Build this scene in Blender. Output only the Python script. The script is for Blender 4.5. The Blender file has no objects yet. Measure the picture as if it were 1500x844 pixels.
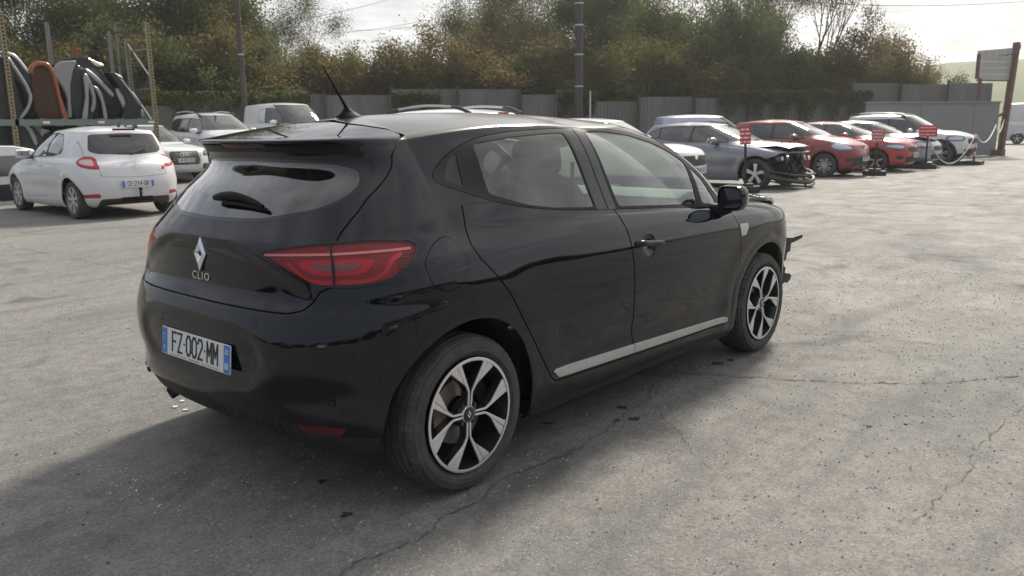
import bpy, math, random
import numpy as np
from mathutils import Vector, Matrix
random.seed(7); rng=np.random.default_rng(7)
S=bpy.context.scene; COL=S.collection
# ---------------------------------------------------------------- camera, sky, sun, exposure
cam_d=bpy.data.cameras.new('camera'); cam=bpy.data.objects.new('camera',cam_d); COL.objects.link(cam); S.camera=cam
CAM=np.array([-2.1532,-2.9752,1.3854]); YAW,PITCH,ROLL,FPX=.7200,-.1922,-.0133,1209.05
cy,sy,cp,sp=math.cos(YAW),math.sin(YAW),math.cos(PITCH),math.sin(PITCH)
f_=Vector((cy*cp,sy*cp,sp)); r_=Vector((sy,-cy,0)); u_=r_.cross(f_); cr,sr=math.cos(ROLL),math.sin(ROLL)
R3=r_*cr+u_*sr; U3=-r_*sr+u_*cr
cam.matrix_world=Matrix(((R3.x,U3.x,-f_.x,CAM[0]),(R3.y,U3.y,-f_.y,CAM[1]),(R3.z,U3.z,-f_.z,CAM[2]),(0,0,0,1)))
cam_d.sensor_width=36; cam_d.lens=36*FPX/1500; cam_d.clip_start=.05; cam_d.clip_end=3000
cam_d.dof.use_dof=True; cam_d.dof.focus_distance=4.2; cam_d.dof.aperture_fstop=5.0
SUN_AZ,SUN_EL=math.radians(14),math.radians(42)
W_=bpy.data.worlds.new('World'); S.world=W_; W_.use_nodes=True; nt=W_.node_tree; nt.nodes.clear()
def nd(nt,t,**k):
    n=nt.nodes.new(t)
    for a,b in k.items():
        if a.startswith('i_'): n.inputs[a[2:].replace('_',' ')].default_value=b
        else: setattr(n,a,b)
    return n
sky=nd(nt,'ShaderNodeTexSky',sky_type='NISHITA',sun_disc=False); sky.sun_elevation=SUN_EL; sky.sun_rotation=math.pi/2-SUN_AZ
sky.air_density=1.2; sky.dust_density=2.0; sky.ozone_density=1.0
tc=nd(nt,'ShaderNodeTexCoord')
# thin high cloud: noise laid out on a flat layer overhead (direction divided by its height)
sx=nd(nt,'ShaderNodeSeparateXYZ'); nt.links.new(tc.outputs['Generated'],sx.inputs[0])
mz=nd(nt,'ShaderNodeMath',operation='MAXIMUM'); mz.inputs[1].default_value=0.0; nt.links.new(sx.outputs['Z'],mz.inputs[0])
az_=nd(nt,'ShaderNodeMath',operation='ADD'); az_.inputs[1].default_value=.09; nt.links.new(mz.outputs[0],az_.inputs[0])
dv=nd(nt,'ShaderNodeVectorMath',operation='DIVIDE'); cz=nd(nt,'ShaderNodeCombineXYZ')
for i in range(3): nt.links.new(az_.outputs[0],cz.inputs[i])
nt.links.new(tc.outputs['Generated'],dv.inputs[0]); nt.links.new(cz.outputs[0],dv.inputs[1])
mpn=nd(nt,'ShaderNodeMapping'); mpn.inputs['Scale'].default_value=(1.0,1.0,0.0); mpn.inputs['Rotation'].default_value=(0,0,.5); nt.links.new(dv.outputs[0],mpn.inputs[0])
n1=nd(nt,'ShaderNodeTexNoise'); n1.inputs['Scale'].default_value=1.1; n1.inputs['Detail'].default_value=7; n1.inputs['Roughness'].default_value=.56; n1.inputs['Distortion'].default_value=.35
nt.links.new(mpn.outputs[0],n1.inputs['Vector'])
n2=nd(nt,'ShaderNodeTexNoise'); n2.inputs['Scale'].default_value=3.6; n2.inputs['Detail'].default_value=5; n2.inputs['Roughness'].default_value=.5
nt.links.new(mpn.outputs[0],n2.inputs['Vector'])
ramp=nd(nt,'ShaderNodeMapRange'); ramp.inputs['From Min'].default_value=.30; ramp.inputs['From Max'].default_value=.62; nt.links.new(n1.outputs[0],ramp.inputs[0])
dens=nd(nt,'ShaderNodeMapRange'); dens.inputs['From Min'].default_value=.3; dens.inputs['From Max'].default_value=.7; dens.inputs['To Min'].default_value=.62; dens.inputs['To Max'].default_value=1.06; nt.links.new(n2.outputs[0],dens.inputs[0])
# the layer is brighter towards the sun behind it
sv=nd(nt,'ShaderNodeVectorMath',operation='DOT_PRODUCT'); sv.inputs[1].default_value=(math.cos(SUN_EL)*math.cos(SUN_AZ),math.cos(SUN_EL)*math.sin(SUN_AZ),math.sin(SUN_EL))
nt.links.new(tc.outputs['Generated'],sv.inputs[0])
glow=nd(nt,'ShaderNodeMapRange'); glow.inputs['From Min'].default_value=-1.0; glow.inputs['From Max'].default_value=1.0; glow.inputs['To Min'].default_value=.36; glow.inputs['To Max'].default_value=.93; nt.links.new(sv.outputs['Value'],glow.inputs[0])
gp=nd(nt,'ShaderNodeMath',operation='POWER'); gp.inputs[1].default_value=1.15; nt.links.new(glow.outputs[0],gp.inputs[0])
mu=nd(nt,'ShaderNodeMath',operation='MULTIPLY'); nt.links.new(dens.outputs[0],mu.inputs[0]); nt.links.new(gp.outputs[0],mu.inputs[1])
tint=nd(nt,'ShaderNodeMix',data_type='RGBA'); tint.inputs['A'].default_value=(6.4,8.0,11.6,1); tint.inputs['B'].default_value=(9.9,9.5,8.9,1); nt.links.new(glow.outputs[0],tint.inputs['Factor'])
cc_=nd(nt,'ShaderNodeMix',data_type='RGBA'); cc_.inputs['A'].default_value=(0,0,0,1); nt.links.new(tint.outputs['Result'],cc_.inputs['B'])
nt.links.new(mu.outputs[0],cc_.inputs['Factor'])
cf=nd(nt,'ShaderNodeMapRange'); cf.inputs['To Min'].default_value=.62; cf.inputs['To Max'].default_value=1.0; nt.links.new(ramp.outputs[0],cf.inputs[0])
mx=nd(nt,'ShaderNodeMix',data_type='RGBA'); nt.links.new(cf.outputs[0],mx.inputs['Factor']); nt.links.new(sky.outputs[0],mx.inputs['A']); nt.links.new(cc_.outputs['Result'],mx.inputs['B'])
bg=nd(nt,'ShaderNodeBackground'); bg.inputs['Strength'].default_value=.10; nt.links.new(mx.outputs['Result'],bg.inputs[0])
wo=nd(nt,'ShaderNodeOutputWorld'); nt.links.new(bg.outputs[0],wo.inputs[0])
sd_=bpy.data.lights.new('sun','SUN'); sd_.energy=3.6; sd_.angle=math.radians(10); sd_.color=(1,.93,.81)
sun=bpy.data.objects.new('sun',sd_); COL.objects.link(sun)
sun.rotation_euler=Vector((math.cos(SUN_EL)*math.cos(SUN_AZ),math.cos(SUN_EL)*math.sin(SUN_AZ),math.sin(SUN_EL))).to_track_quat('Z','Y').to_euler()
S.view_settings.view_transform='Standard'; S.view_settings.look='None'; S.view_settings.exposure=0.48; S.view_settings.gamma=1
S.cycles.max_bounces=8; S.cycles.transparent_max_bounces=12; S.cycles.caustics_reflective=False; S.cycles.caustics_refractive=False; S.cycles.sample_clamp_indirect=6
# ---------------------------------------------------------------- surface engine (pure numpy)
def cr_eval(K, sub, alpha=.5):
    """centripetal Catmull-Rom through keys K (R,C,3); sub = steps per segment -> (V,C,3), key parameter (V,)"""
    R=K.shape[0]; Kp=np.concatenate([2*K[:1]-K[1:2],K,2*K[-1:]-K[-2:-1]],0)
    d=np.maximum(np.linalg.norm(np.diff(Kp,axis=0),axis=2),1e-4)**alpha
    t=np.concatenate([np.zeros((1,)+d.shape[1:]),np.cumsum(d,0)],0)[...,None]
    out=[];par=[]
    for i in range(R-1):
        p0,p1,p2,p3=Kp[i:i+4]; t0,t1,t2,t3=t[i:i+4]
        n=sub[i]
        for k in range(n+(i==R-2)):
            f=k/n; tt=t1+(t2-t1)*f
            a1=(t1-tt)/(t1-t0)*p0+(tt-t0)/(t1-t0)*p1
            a2=(t2-tt)/(t2-t1)*p1+(tt-t1)/(t2-t1)*p2
            a3=(t3-tt)/(t3-t2)*p2+(tt-t2)/(t3-t2)*p3
            b1=(t2-tt)/(t2-t0)*a1+(tt-t0)/(t2-t0)*a2
            b2=(t3-tt)/(t3-t1)*a2+(tt-t1)/(t3-t1)*a3
            out.append((t2-tt)/(t2-t1)*b1+(tt-t1)/(t2-t1)*b2); par.append(i+f)
    return np.array(out),np.array(par)

def smooth_poly(pts, n=8, closed=True):
    P=np.array(pts,float)
    if n<=1: return P
    out=[]
    m=len(P)
    for i in range(m if closed else m-1):
        if closed: a,b,c,d=P[i-1],P[i],P[(i+1)%m],P[(i+2)%m]
        else: b,c=P[i],P[i+1]; a=P[i-1] if i>0 else 2*b-c; d=P[i+2] if i+2<m else 2*c-b
        k=[0,0,0,0]
        k[1]=k[0]+max(np.linalg.norm(b-a),1e-9)**.5;k[2]=k[1]+max(np.linalg.norm(c-b),1e-9)**.5;k[3]=k[2]+max(np.linalg.norm(d-c),1e-9)**.5
        for j in range(n):
            t=k[1]+(k[2]-k[1])*j/n
            A1=((k[1]-t)*a+(t-k[0])*b)/(k[1]-k[0]);A2=((k[2]-t)*b+(t-k[1])*c)/(k[2]-k[1]);A3=((k[3]-t)*c+(t-k[2])*d)/(k[3]-k[2])
            B1=((k[2]-t)*A1+(t-k[0])*A2)/(k[2]-k[0]);B2=((k[3]-t)*A2+(t-k[1])*A3)/(k[3]-k[1])
            out.append(((k[2]-t)*B1+(t-k[1])*B2)/(k[2]-k[1]))
    if not closed: out.append(P[-1])
    return np.array(out)

def round_poly(pts, r, n=5):
    """closed polygon with every corner rounded by radius-like distance r"""
    P=np.array(pts,float); out=[]; m=len(P)
    for i in range(m):
        a,b,c=P[i-1],P[i],P[(i+1)%m]
        la,lc=np.linalg.norm(a-b),np.linalg.norm(c-b); k=min(r,la*.45,lc*.45)
        p=b+(a-b)/la*k;q=b+(c-b)/lc*k
        for j in range(n+1):
            t=j/n; out.append((1-t)**2*p+2*t*(1-t)*b+t*t*q)
    return np.array(out)

def seg_dist(X, poly, closed=True):
    d=np.full(len(X),1e9); P=np.asarray(poly,float); m=len(P)
    for i in range(m if closed else m-1):
        a=P[i];b=P[(i+1)%m];ab=b-a;L=ab@ab
        if L<1e-14: continue
        t=np.clip(((X-a)@ab)/L,0,1)
        d=np.minimum(d,((X-a-t[:,None]*ab)**2).sum(1))
    return np.sqrt(d)
def sdf(X, poly):
    """signed distance, negative inside"""
    P=np.asarray(poly,float); m=len(P); ins=np.zeros(len(X),bool)
    for i in range(m):
        a=P[i];b=P[(i+1)%m]
        c=(a[1]>X[:,1])!=(b[1]>X[:,1])
        if c.any():
            xi=(b[0]-a[0])*(X[:,1]-a[1])/((b[1]-a[1]) if b[1]!=a[1] else 1e-12)+a[0]
            ins^=c&(X[:,0]<xi)
    lo=P.min(0)-.1;hi=P.max(0)+.1
    near=(X[:,0]>lo[0])&(X[:,0]<hi[0])&(X[:,1]>lo[1])&(X[:,1]<hi[1])
    d=np.full(len(X),.1); d[near]=seg_dist(X[near],P)
    return np.where(ins,-d,d)

def grid_normals(P):
    du=np.gradient(P,axis=1);dv=np.gradient(P,axis=0)
    n=np.cross(dv,du); l=np.linalg.norm(n,axis=2,keepdims=True)
    return n/np.maximum(l,1e-12)

class M:  # triangle mesh with attributes: P position, N normal, A extra columns, T triangles
    def __init__(s,P,N,A,T): s.P,s.N,s.A,s.T=P,N,A,T
    def sub(s,T):
        u,inv=np.unique(T.ravel(),return_inverse=True)
        return M(s.P[u],s.N[u],s.A[u],inv.reshape(-1,3))
    def copy(s): return M(s.P.copy(),s.N.copy(),s.A.copy(),s.T.copy())
def join(ms):
    ms=[m for m in ms if m is not None and len(m.T)]
    if not ms: return None
    o=0;T=[]
    for m in ms: T.append(m.T+o); o+=len(m.P)
    return M(np.concatenate([m.P for m in ms]),np.concatenate([m.N for m in ms]),np.concatenate([m.A for m in ms]),np.concatenate(T))
def clip(m, s):
    """split mesh by scalar s: (s<0, s>=0)"""
    s=np.where(np.abs(s)<1e-6,1e-6,s); pos=s>=0; T=m.T; c=pos[T].sum(1)
    Ti=T[c==0];To=T[c==3]; X=T[(c==1)|(c==2)]
    if len(X)==0: return m.sub(Ti),m.sub(To)
    px=pos[X]; lone_pos=px.sum(1)==1
    lone=np.where(lone_pos,np.argmax(px,1),np.argmax(~px,1))
    r=np.arange(len(X)); a=X[r,lone];b=X[r,(lone+1)%3];cc=X[r,(lone+2)%3]
    e=np.concatenate([np.stack([a,b],1),np.stack([a,cc],1)]); e.sort(1)
    ue,inv=np.unique(e,axis=0,return_inverse=True); inv=inv.ravel()
    s0,s1=s[ue[:,0]],s[ue[:,1]]; t=(s0/(s0-s1))[:,None]
    mix=lambda Q:Q[ue[:,0]]*(1-t)+Q[ue[:,1]]*t
    n0=len(m.P); P=np.concatenate([m.P,mix(m.P)]);N=np.concatenate([m.N,mix(m.N)]);A=np.concatenate([m.A,mix(m.A)])
    ab=inv[:len(X)]+n0;ac=inv[len(X):]+n0
    t1=np.stack([a,ab,ac],1);t2=np.stack([ab,b,cc],1);t3=np.stack([ab,cc,ac],1)
    Ti=np.concatenate([Ti,t1[~lone_pos],t2[lone_pos],t3[lone_pos]]);To=np.concatenate([To,t1[lone_pos],t2[~lone_pos],t3[~lone_pos]])
    mm=M(P,N,A,None); return mm.sub(Ti),mm.sub(To)
def flange(m, depth, skipmid=True, both=False):
    """fold every open border inwards along -N; returns the flange mesh"""
    T=m.T; e=np.concatenate([T[:,[0,1]],T[:,[1,2]],T[:,[2,0]]])
    key=e[:,0].astype(np.int64)*(len(m.P)+1)+e[:,1]; rk=e[:,1].astype(np.int64)*(len(m.P)+1)+e[:,0]
    b=e[~np.isin(key,rk)]
    if skipmid and len(b): b=b[~((np.abs(m.P[b[:,0],1])<1e-4)&(np.abs(m.P[b[:,1],1])<1e-4))]
    if len(b)==0: return None
    i,j=b[:,0],b[:,1]; Pi,Pj=m.P[i],m.P[j]; Ni,Nj=m.N[i],m.N[j]
    side=np.cross(Pj-Pi,(Ni+Nj)); side/=np.maximum(np.linalg.norm(side,axis=1,keepdims=True),1e-12)
    P=np.concatenate([Pi,Pj,Pj-Nj*depth,Pi-Ni*depth]); n=len(i)
    top_i=(Ni+side*1.3);top_j=(Nj+side*1.3); N=np.concatenate([top_i,top_j,side,side]); N/=np.maximum(np.linalg.norm(N,axis=1,keepdims=True),1e-12)
    A=np.concatenate([m.A[i],m.A[j],m.A[j],m.A[i]]); k=np.arange(n)
    # outward winding
    T=np.concatenate([np.stack([k,k+2*n,k+n],1),np.stack([k,k+3*n,k+2*n],1)])
    return M(P,N,A,T)
def mirror(m):
    s=np.array([1,-1,1.]); return M(m.P*s,m.N*s,m.A.copy(),m.T[:,::-1].copy())

def outline(nU, row, fr):
    """one level of the half body (y>=0): rear centre -> side -> front centre. fr = (rear count, side count, front count)"""
    xr,nr,xcr,zr=row['xr'],row['nr'],row['xcr'],row['zr']
    xf,nf,xcf,zf=row['xf'],row['nf'],row['xcf'],row['zf']
    za,zb,zc=row['zs']; Y,tr,tf=row['Y'],row.get('tr',.02),row.get('tf',.03)
    a,b,c=fr; pts=[]
    def side(x):
        xm=(xcr+xcf)/2+.1
        y=Y*(1-(tr*abs((xm-x)/(xm-xcr))**3 if x<xm else tf*abs((x-xm)/(xcf-xm))**3))
        t=(x-xcr)/(xcf-xcr); z=za*(1-t)*(1-2*t)+zb*4*t*(1-t)+zc*t*(2*t-1)
        return y,z
    yr,_=side(xcr);yf,_=side(xcf)
    # rear corner: phi spaced by the arc length of a fixed reference superellipse so columns run straight down
    def arc(k,A,B,n=3.0):
        ph=np.linspace(0,np.pi/2,400); X=A*np.cos(ph)**(2/n);Yy=B*np.sin(ph)**(2/n)
        L=np.concatenate([[0],np.cumsum(np.hypot(np.diff(X),np.diff(Yy)))]); return np.interp(np.linspace(0,L[-1],k+1),L,ph)
    for ph in arc(a,.62,.87):
        x=xcr-(xcr-xr)*np.cos(ph)**(2/nr); y=yr*np.sin(ph)**(2/nr); w=np.sin(ph)**2
        pts.append((x,y,zr*(1-w)+za*w))
    for k in range(1,b):
        x=xcr+(xcf-xcr)*k/b; y,z=side(x); pts.append((x,y,z))
    for ph in arc(c,.66,.87)[::-1]:
        x=xcf+(xf-xcf)*np.cos(ph)**(2/nf); y=yf*np.sin(ph)**(2/nf); w=np.sin(ph)**2
        pts.append((x,y,zf*(1-w)+zc*w))
    return pts
def shell(rows, roof, fr, sub, rsub, smooth=2):
    """half shell grid: rows (bottom->roof edge) then roof collapsing onto the centre line.
    roof = dict(xa,xb,zc=[(x,z)...],p). Returns grid P (V,C,3), U (C,), V param"""
    K=np.array([outline(None,r,fr) for r in rows],float)
    E=K[-1]; med=np.stack([np.clip(E[:,0],roof['xa'],roof['xb']),0*E[:,0],0*E[:,0]],1)
    zc=smooth_poly(roof['zc'],8,False); f=lambda x:np.interp(x,zc[:,0],zc[:,1])
    ks=[]
    for r in (.07,.18,.4,.7,1.):
        q=E+(med-E)*r; dl=f(E[:,0])-E[:,2]; q=q.copy(); q[:,2]=f(q[:,0])-dl*(1-r)**roof.get('p',2.4); ks.append(q)
    K=np.concatenate([K,np.array(ks)],0)
    P,par=cr_eval(K,list(sub)+list(rsub))
    for _ in range(smooth):
        Q=P.copy(); Q[1:-1]=.25*P[:-2]+.5*P[1:-1]+.25*P[2:]; P=Q
        Q=P.copy(); Q[:,1:-1]=.25*P[:,:-2]+.5*P[:,1:-1]+.25*P[:,2:]; P=Q
        P[:,0,1]=0;P[:,-1,1]=0;P[-1,:,1]=0
    a,b,c=fr; x=np.arange(P.shape[1])
    U=np.where(x<=a,x/a-1,np.where(x<=a+b,(x-a)/b*3,3+(x-a-b)/c))   # -1..0 rear corner, 0..3 side, 3..4 front
    return P,U,par
def grid_mesh(P,U,par,Nrm=None):
    V,C,_=P.shape; N=grid_normals(P) if Nrm is None else Nrm
    idx=np.arange(V*C).reshape(V,C); a=idx[:-1,:-1].ravel();b=idx[:-1,1:].ravel();c=idx[1:,1:].ravel();d=idx[1:,:-1].ravel()
    T=np.concatenate([np.stack([a,c,b],1),np.stack([a,d,c],1)])
    A=np.stack([np.broadcast_to(U,(V,C)).ravel(),np.broadcast_to(par[:,None],(V,C)).ravel()],1)
    m=M(P.reshape(-1,3).copy(),N.reshape(-1,3).copy(),A.copy(),T)
    # drop degenerate triangles
    Pp=m.P; ar=np.linalg.norm(np.cross(Pp[T[:,1]]-Pp[T[:,0]],Pp[T[:,2]]-Pp[T[:,0]]),axis=1)
    m.T=T[ar>1e-9]; return m
def R_(zr,xr,nr,xcr,zs,Y,xcf,nf,xf,zf,tr=.02,tf=.03):
    return dict(zr=zr,xr=xr,nr=nr,xcr=xcr,zs=zs,Y=Y,xcf=xcf,nf=nf,xf=xf,zf=zf,tr=tr,tf=tf)
HERO_ROWS=[
 R_(.225,-.47,3.0,.0,(.19,.17,.19),.800,2.7,2.6,3.20,.18),
 R_(.262,-.545,3.1,.0,(.215,.20,.215),.838,2.7,2.6,3.27,.22),
 R_(.340,-.600,3.3,.0,(.31,.30,.31),.862,2.7,2.6,3.34,.32),
 R_(.500,-.640,3.3,.0,(.48,.47,.48),.868,2.7,2.6,3.37,.48),
 R_(.640,-.648,3.1,.0,(.66,.64,.64),.886,2.7,2.6,3.36,.62,.010),
 R_(.715,-.628,2.9,.0,(.78,.75,.73),.892,2.7,2.6,3.34,.70,.008),
 R_(.820,-.596,2.8,.0,(.86,.83,.80),.886,2.7,2.6,3.33,.76,.008),
 R_(.920,-.590,2.7,.0,(.925,.90,.845),.870,2.7,2.6,3.30,.80,.012),
 R_(.985,-.578,2.6,.0,(.965,.935,.865),.850,2.68,2.6,3.26,.84,.025),
 R_(1.010,-.560,2.6,.0,(1.005,.970,.91),.829,2.4,2.8,2.95,.94,.04),
 R_(1.035,-.540,2.5,.0,(1.055,1.015,.962),.806,1.75,3.4,2.55,1.005,.05),
 R_(1.15,-.445,2.5,.0,(1.14,1.13,1.10),.752,1.60,3.7,2.37,1.13,.06),
 R_(1.272,-.328,2.5,.0,(1.25,1.28,1.25),.685,1.38,3.8,2.07,1.285,.09),
 R_(1.318,-.345,3.0,.0,(1.32,1.365,1.345),.630,1.18,3.6,1.80,1.375,.09),
 R_(1.346,-.380,3.2,.0,(1.352,1.40,1.385),.590,1.04,3.4,1.61,1.412,.07),
]
HERO_ROOF=dict(xa=.15,xb=.85,p=2.3,zc=[(-.45,1.33),(-.385,1.352),(-.2,1.388),(.1,1.430),(.45,1.455),(.8,1.460),(1.1,1.452),(1.30,1.438),(1.61,1.412),(1.8,1.36)])
HFR=(92,216,50); HSUB=[9]*8+[12,14]+[13]*4; HRS=[4,6,10,12,12]
# ---------------------------------------------------------------- materials
MAT={}
def mat(name,color=(.5,.5,.5),rough=.5,metal=0,coat=0,spec=.5,alpha=None):
    if name in MAT: return MAT[name]
    m=bpy.data.materials.new(name); m.use_nodes=True; b=m.node_tree.nodes['Principled BSDF']
    b.inputs['Base Color'].default_value=(*color,1); b.inputs['Roughness'].default_value=rough; b.inputs['Metallic'].default_value=metal
    b.inputs['Coat Weight'].default_value=coat; b.inputs['Coat Roughness'].default_value=.04; b.inputs['Specular IOR Level'].default_value=spec
    MAT[name]=m; return m
def noise(nt,scale,detail=4,rough=.5,vec=None,dist=0):
    n=nd(nt,'ShaderNodeTexNoise'); n.inputs['Scale'].default_value=scale; n.inputs['Detail'].default_value=detail; n.inputs['Roughness'].default_value=rough; n.inputs['Distortion'].default_value=dist
    if vec is not None: nt.links.new(vec,n.inputs['Vector'])
    return n
def mrange(nt,src,a,b,c=0,d=1):
    r=nd(nt,'ShaderNodeMapRange'); r.inputs['From Min'].default_value=a; r.inputs['From Max'].default_value=b; r.inputs['To Min'].default_value=c; r.inputs['To Max'].default_value=d
    nt.links.new(src,r.inputs[0]); return r.outputs[0]
def mixc(nt,f,a,b,blend='MIX'):
    m=nd(nt,'ShaderNodeMix',data_type='RGBA',blend_type=blend)
    for k,v in (('Factor',f),('A',a),('B',b)):
        if isinstance(v,(tuple,list)): m.inputs[k].default_value=(*v,1) if len(v)==3 else v
        elif isinstance(v,(int,float)): m.inputs[k].default_value=v
        else: nt.links.new(v,m.inputs[k])
    return m.outputs['Result']
def bump(nt,h,strength=.3,dist=.01,nrm=None):
    b=nd(nt,'ShaderNodeBump'); b.inputs['Strength'].default_value=strength; b.inputs['Distance'].default_value=dist; nt.links.new(h,b.inputs['Height'])
    if nrm is not None: nt.links.new(nrm,b.inputs['Normal'])
    return b.outputs[0]
def objco(nt,scale=(1,1,1),which='Object'):
    t=nd(nt,'ShaderNodeTexCoord'); m=nd(nt,'ShaderNodeMapping'); m.inputs['Scale'].default_value=scale; nt.links.new(t.outputs[which],m.inputs[0]); return m.outputs[0]
def dirty(name,color,rough=.4,metal=0,coat=0,dust=(.30,.27,.23),amt=(.02,.25),scale=6,streak=1.0,spec=.5,low=None,coat_rough=.04):
    """paint / plastic / rubber with a thin patchy coat of dust, more of it low down (low=(z0,z1,extra))"""
    if name in MAT: return MAT[name]
    m=mat(name,color,rough,metal,coat,spec); nt=m.node_tree; b=nt.nodes['Principled BSDF']; b.inputs['Coat Roughness'].default_value=coat_rough
    v=objco(nt,(1,1,streak)); n=noise(nt,scale,6,.62,v,.3); f=mrange(nt,n.outputs[0],.35,.75,amt[0],amt[1])
    if low:
        t=nd(nt,'ShaderNodeTexCoord'); s=nd(nt,'ShaderNodeSeparateXYZ'); nt.links.new(t.outputs['Object'],s.inputs[0])
        lo=mrange(nt,s.outputs['Z'],low[0],low[1],low[2],0.0); n3=noise(nt,scale*2.3,5,.6,v); lo2=nd(nt,'ShaderNodeMath',operation='MULTIPLY'); nt.links.new(lo,lo2.inputs[0]); nt.links.new(mrange(nt,n3.outputs[0],.3,.7,.4,1.2),lo2.inputs[1])
        ad=nd(nt,'ShaderNodeMath',operation='ADD',use_clamp=True); nt.links.new(f,ad.inputs[0]); nt.links.new(lo2.outputs[0],ad.inputs[1]); f=ad.outputs[0]
    nt.links.new(mixc(nt,f,color,dust),b.inputs['Base Color'])
    rr=nd(nt,'ShaderNodeMath',operation='MULTIPLY_ADD'); nt.links.new(f,rr.inputs[0]); rr.inputs[1].default_value=.6; rr.inputs[2].default_value=rough; nt.links.new(rr.outputs[0],b.inputs['Roughness'])
    if coat:
        ck=nd(nt,'ShaderNodeMath',operation='MULTIPLY_ADD'); nt.links.new(f,ck.inputs[0]); ck.inputs[1].default_value=.55; ck.inputs[2].default_value=coat_rough; nt.links.new(ck.outputs[0],b.inputs['Coat Roughness'])
    return m
def glass(name,tint=(.55,.6,.57),rough=.0,boost=1.0,dust=.04):
    """thin pane: tinted see-through plus a Fresnel reflection and a film of dust"""
    if name in MAT: return MAT[name]
    m=bpy.data.materials.new(name); m.use_nodes=True; nt=m.node_tree; nt.nodes.clear()
    tr=nd(nt,'ShaderNodeBsdfTransparent'); tr.inputs[0].default_value=(*tint,1)
    gl=nd(nt,'ShaderNodeBsdfGlossy'); gl.inputs['Roughness'].default_value=rough; gl.inputs[0].default_value=(1,1,1,1)
    lw=nd(nt,'ShaderNodeFresnel'); lw.inputs[0].default_value=1.52
    mu=nd(nt,'ShaderNodeMath',operation='MULTIPLY',use_clamp=True); nt.links.new(lw.outputs[0],mu.inputs[0]); mu.inputs[1].default_value=1.8*boost
    mx=nd(nt,'ShaderNodeMixShader'); nt.links.new(mu.outputs[0],mx.inputs[0]); nt.links.new(tr.outputs[0],mx.inputs[1]); nt.links.new(gl.outputs[0],mx.inputs[2])
    df=nd(nt,'ShaderNodeBsdfDiffuse'); df.inputs[0].default_value=(.42,.44,.40,1)
    n=noise(nt,5,5,.6,objco(nt)); f=mrange(nt,n.outputs[0],.3,.75,dust*.4,dust*2)
    m2=nd(nt,'ShaderNodeMixShader'); nt.links.new(f,m2.inputs[0]); nt.links.new(mx.outputs[0],m2.inputs[1]); nt.links.new(df.outputs[0],m2.inputs[2])
    o=nd(nt,'ShaderNodeOutputMaterial'); nt.links.new(m2.outputs[0],o.inputs[0]); MAT[name]=m; return m
# ---------------------------------------------------------------- object helpers
def mk(name,m,material,parent=None,sharp=None,link=True):
    """numpy mesh -> Blender object; custom normals when sharp is None, otherwise smooth with sharp edges by angle"""
    me=bpy.data.meshes.new(name); n=len(m.P); k=len(m.T)
    me.vertices.add(n); me.vertices.foreach_set('co',m.P.astype(np.float32).ravel())
    me.loops.add(k*3); me.loops.foreach_set('vertex_index',m.T.astype(np.int32).ravel())
    me.polygons.add(k); me.polygons.foreach_set('loop_start',np.arange(0,k*3,3,dtype=np.int32)); me.polygons.foreach_set('loop_total',np.full(k,3,np.int32))
    me.update(calc_edges=True)
    if sharp is None and m.N is not None:
        N=m.N/np.maximum(np.linalg.norm(m.N,axis=1,keepdims=True),1e-9); me.normals_split_custom_set_from_vertices(N.tolist())
    else:
        me.polygons.foreach_set('use_smooth',np.ones(k,bool)); me.set_sharp_from_angle(angle=math.radians(35 if sharp is None else sharp))
    mats=material if isinstance(material,(list,tuple)) else [material]
    for q in mats: me.materials.append(q)
    if getattr(m,'mi',None) is not None: me.polygons.foreach_set('material_index',m.mi.astype(np.int32))
    o=bpy.data.objects.new(name,me)
    if parent is not None: o.parent=parent
    if link: COL.objects.link(o)
    return o
def raw(P,T): return M(np.asarray(P,float),None,None,np.asarray(T,int))
def jn(ms):
    o=0;P=[];T=[]
    for m in ms: P.append(m.P);T.append(m.T+o);o+=len(m.P)
    return M(np.concatenate(P),None,None,np.concatenate(T))
def xf(m,loc=(0,0,0),rz=0,ry=0,rx=0,sc=(1,1,1)):
    Q=m.P*np.array(sc); 
    R=np.array(Matrix.Rotation(rz,3,'Z')@Matrix.Rotation(ry,3,'Y')@Matrix.Rotation(rx,3,'X'))
    T=m.T if np.prod(sc)>0 else m.T[:,::-1]
    return M(Q@R.T+np.array(loc),None,None,T)
BX=np.array([[-1,-1,-1],[1,-1,-1],[1,1,-1],[-1,1,-1],[-1,-1,1],[1,-1,1],[1,1,1],[-1,1,1]])*.5
BT=np.array([[0,2,1],[0,3,2],[4,5,6],[4,6,7],[0,1,5],[0,5,4],[1,2,6],[1,6,5],[2,3,7],[2,7,6],[3,0,4],[3,4,7]])
def box(c,s,rz=0,ry=0,rx=0): return xf(raw(BX*np.array(s),BT),c,rz,ry,rx)
def bar(a,b,w,h=None):
    """square bar from a to b"""
    a=np.array(a,float);b=np.array(b,float);h=h or w;d=b-a;L=np.linalg.norm(d);d/=L
    s=np.cross(d,[0,0,1.]); s=np.array([1.,0,0]) if np.linalg.norm(s)<1e-3 else s/np.linalg.norm(s); t=np.cross(s,d)
    R=np.stack([s,d,t]); return raw((BX*np.array([w,L,h]))@R+(a+b)/2,BT)
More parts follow.
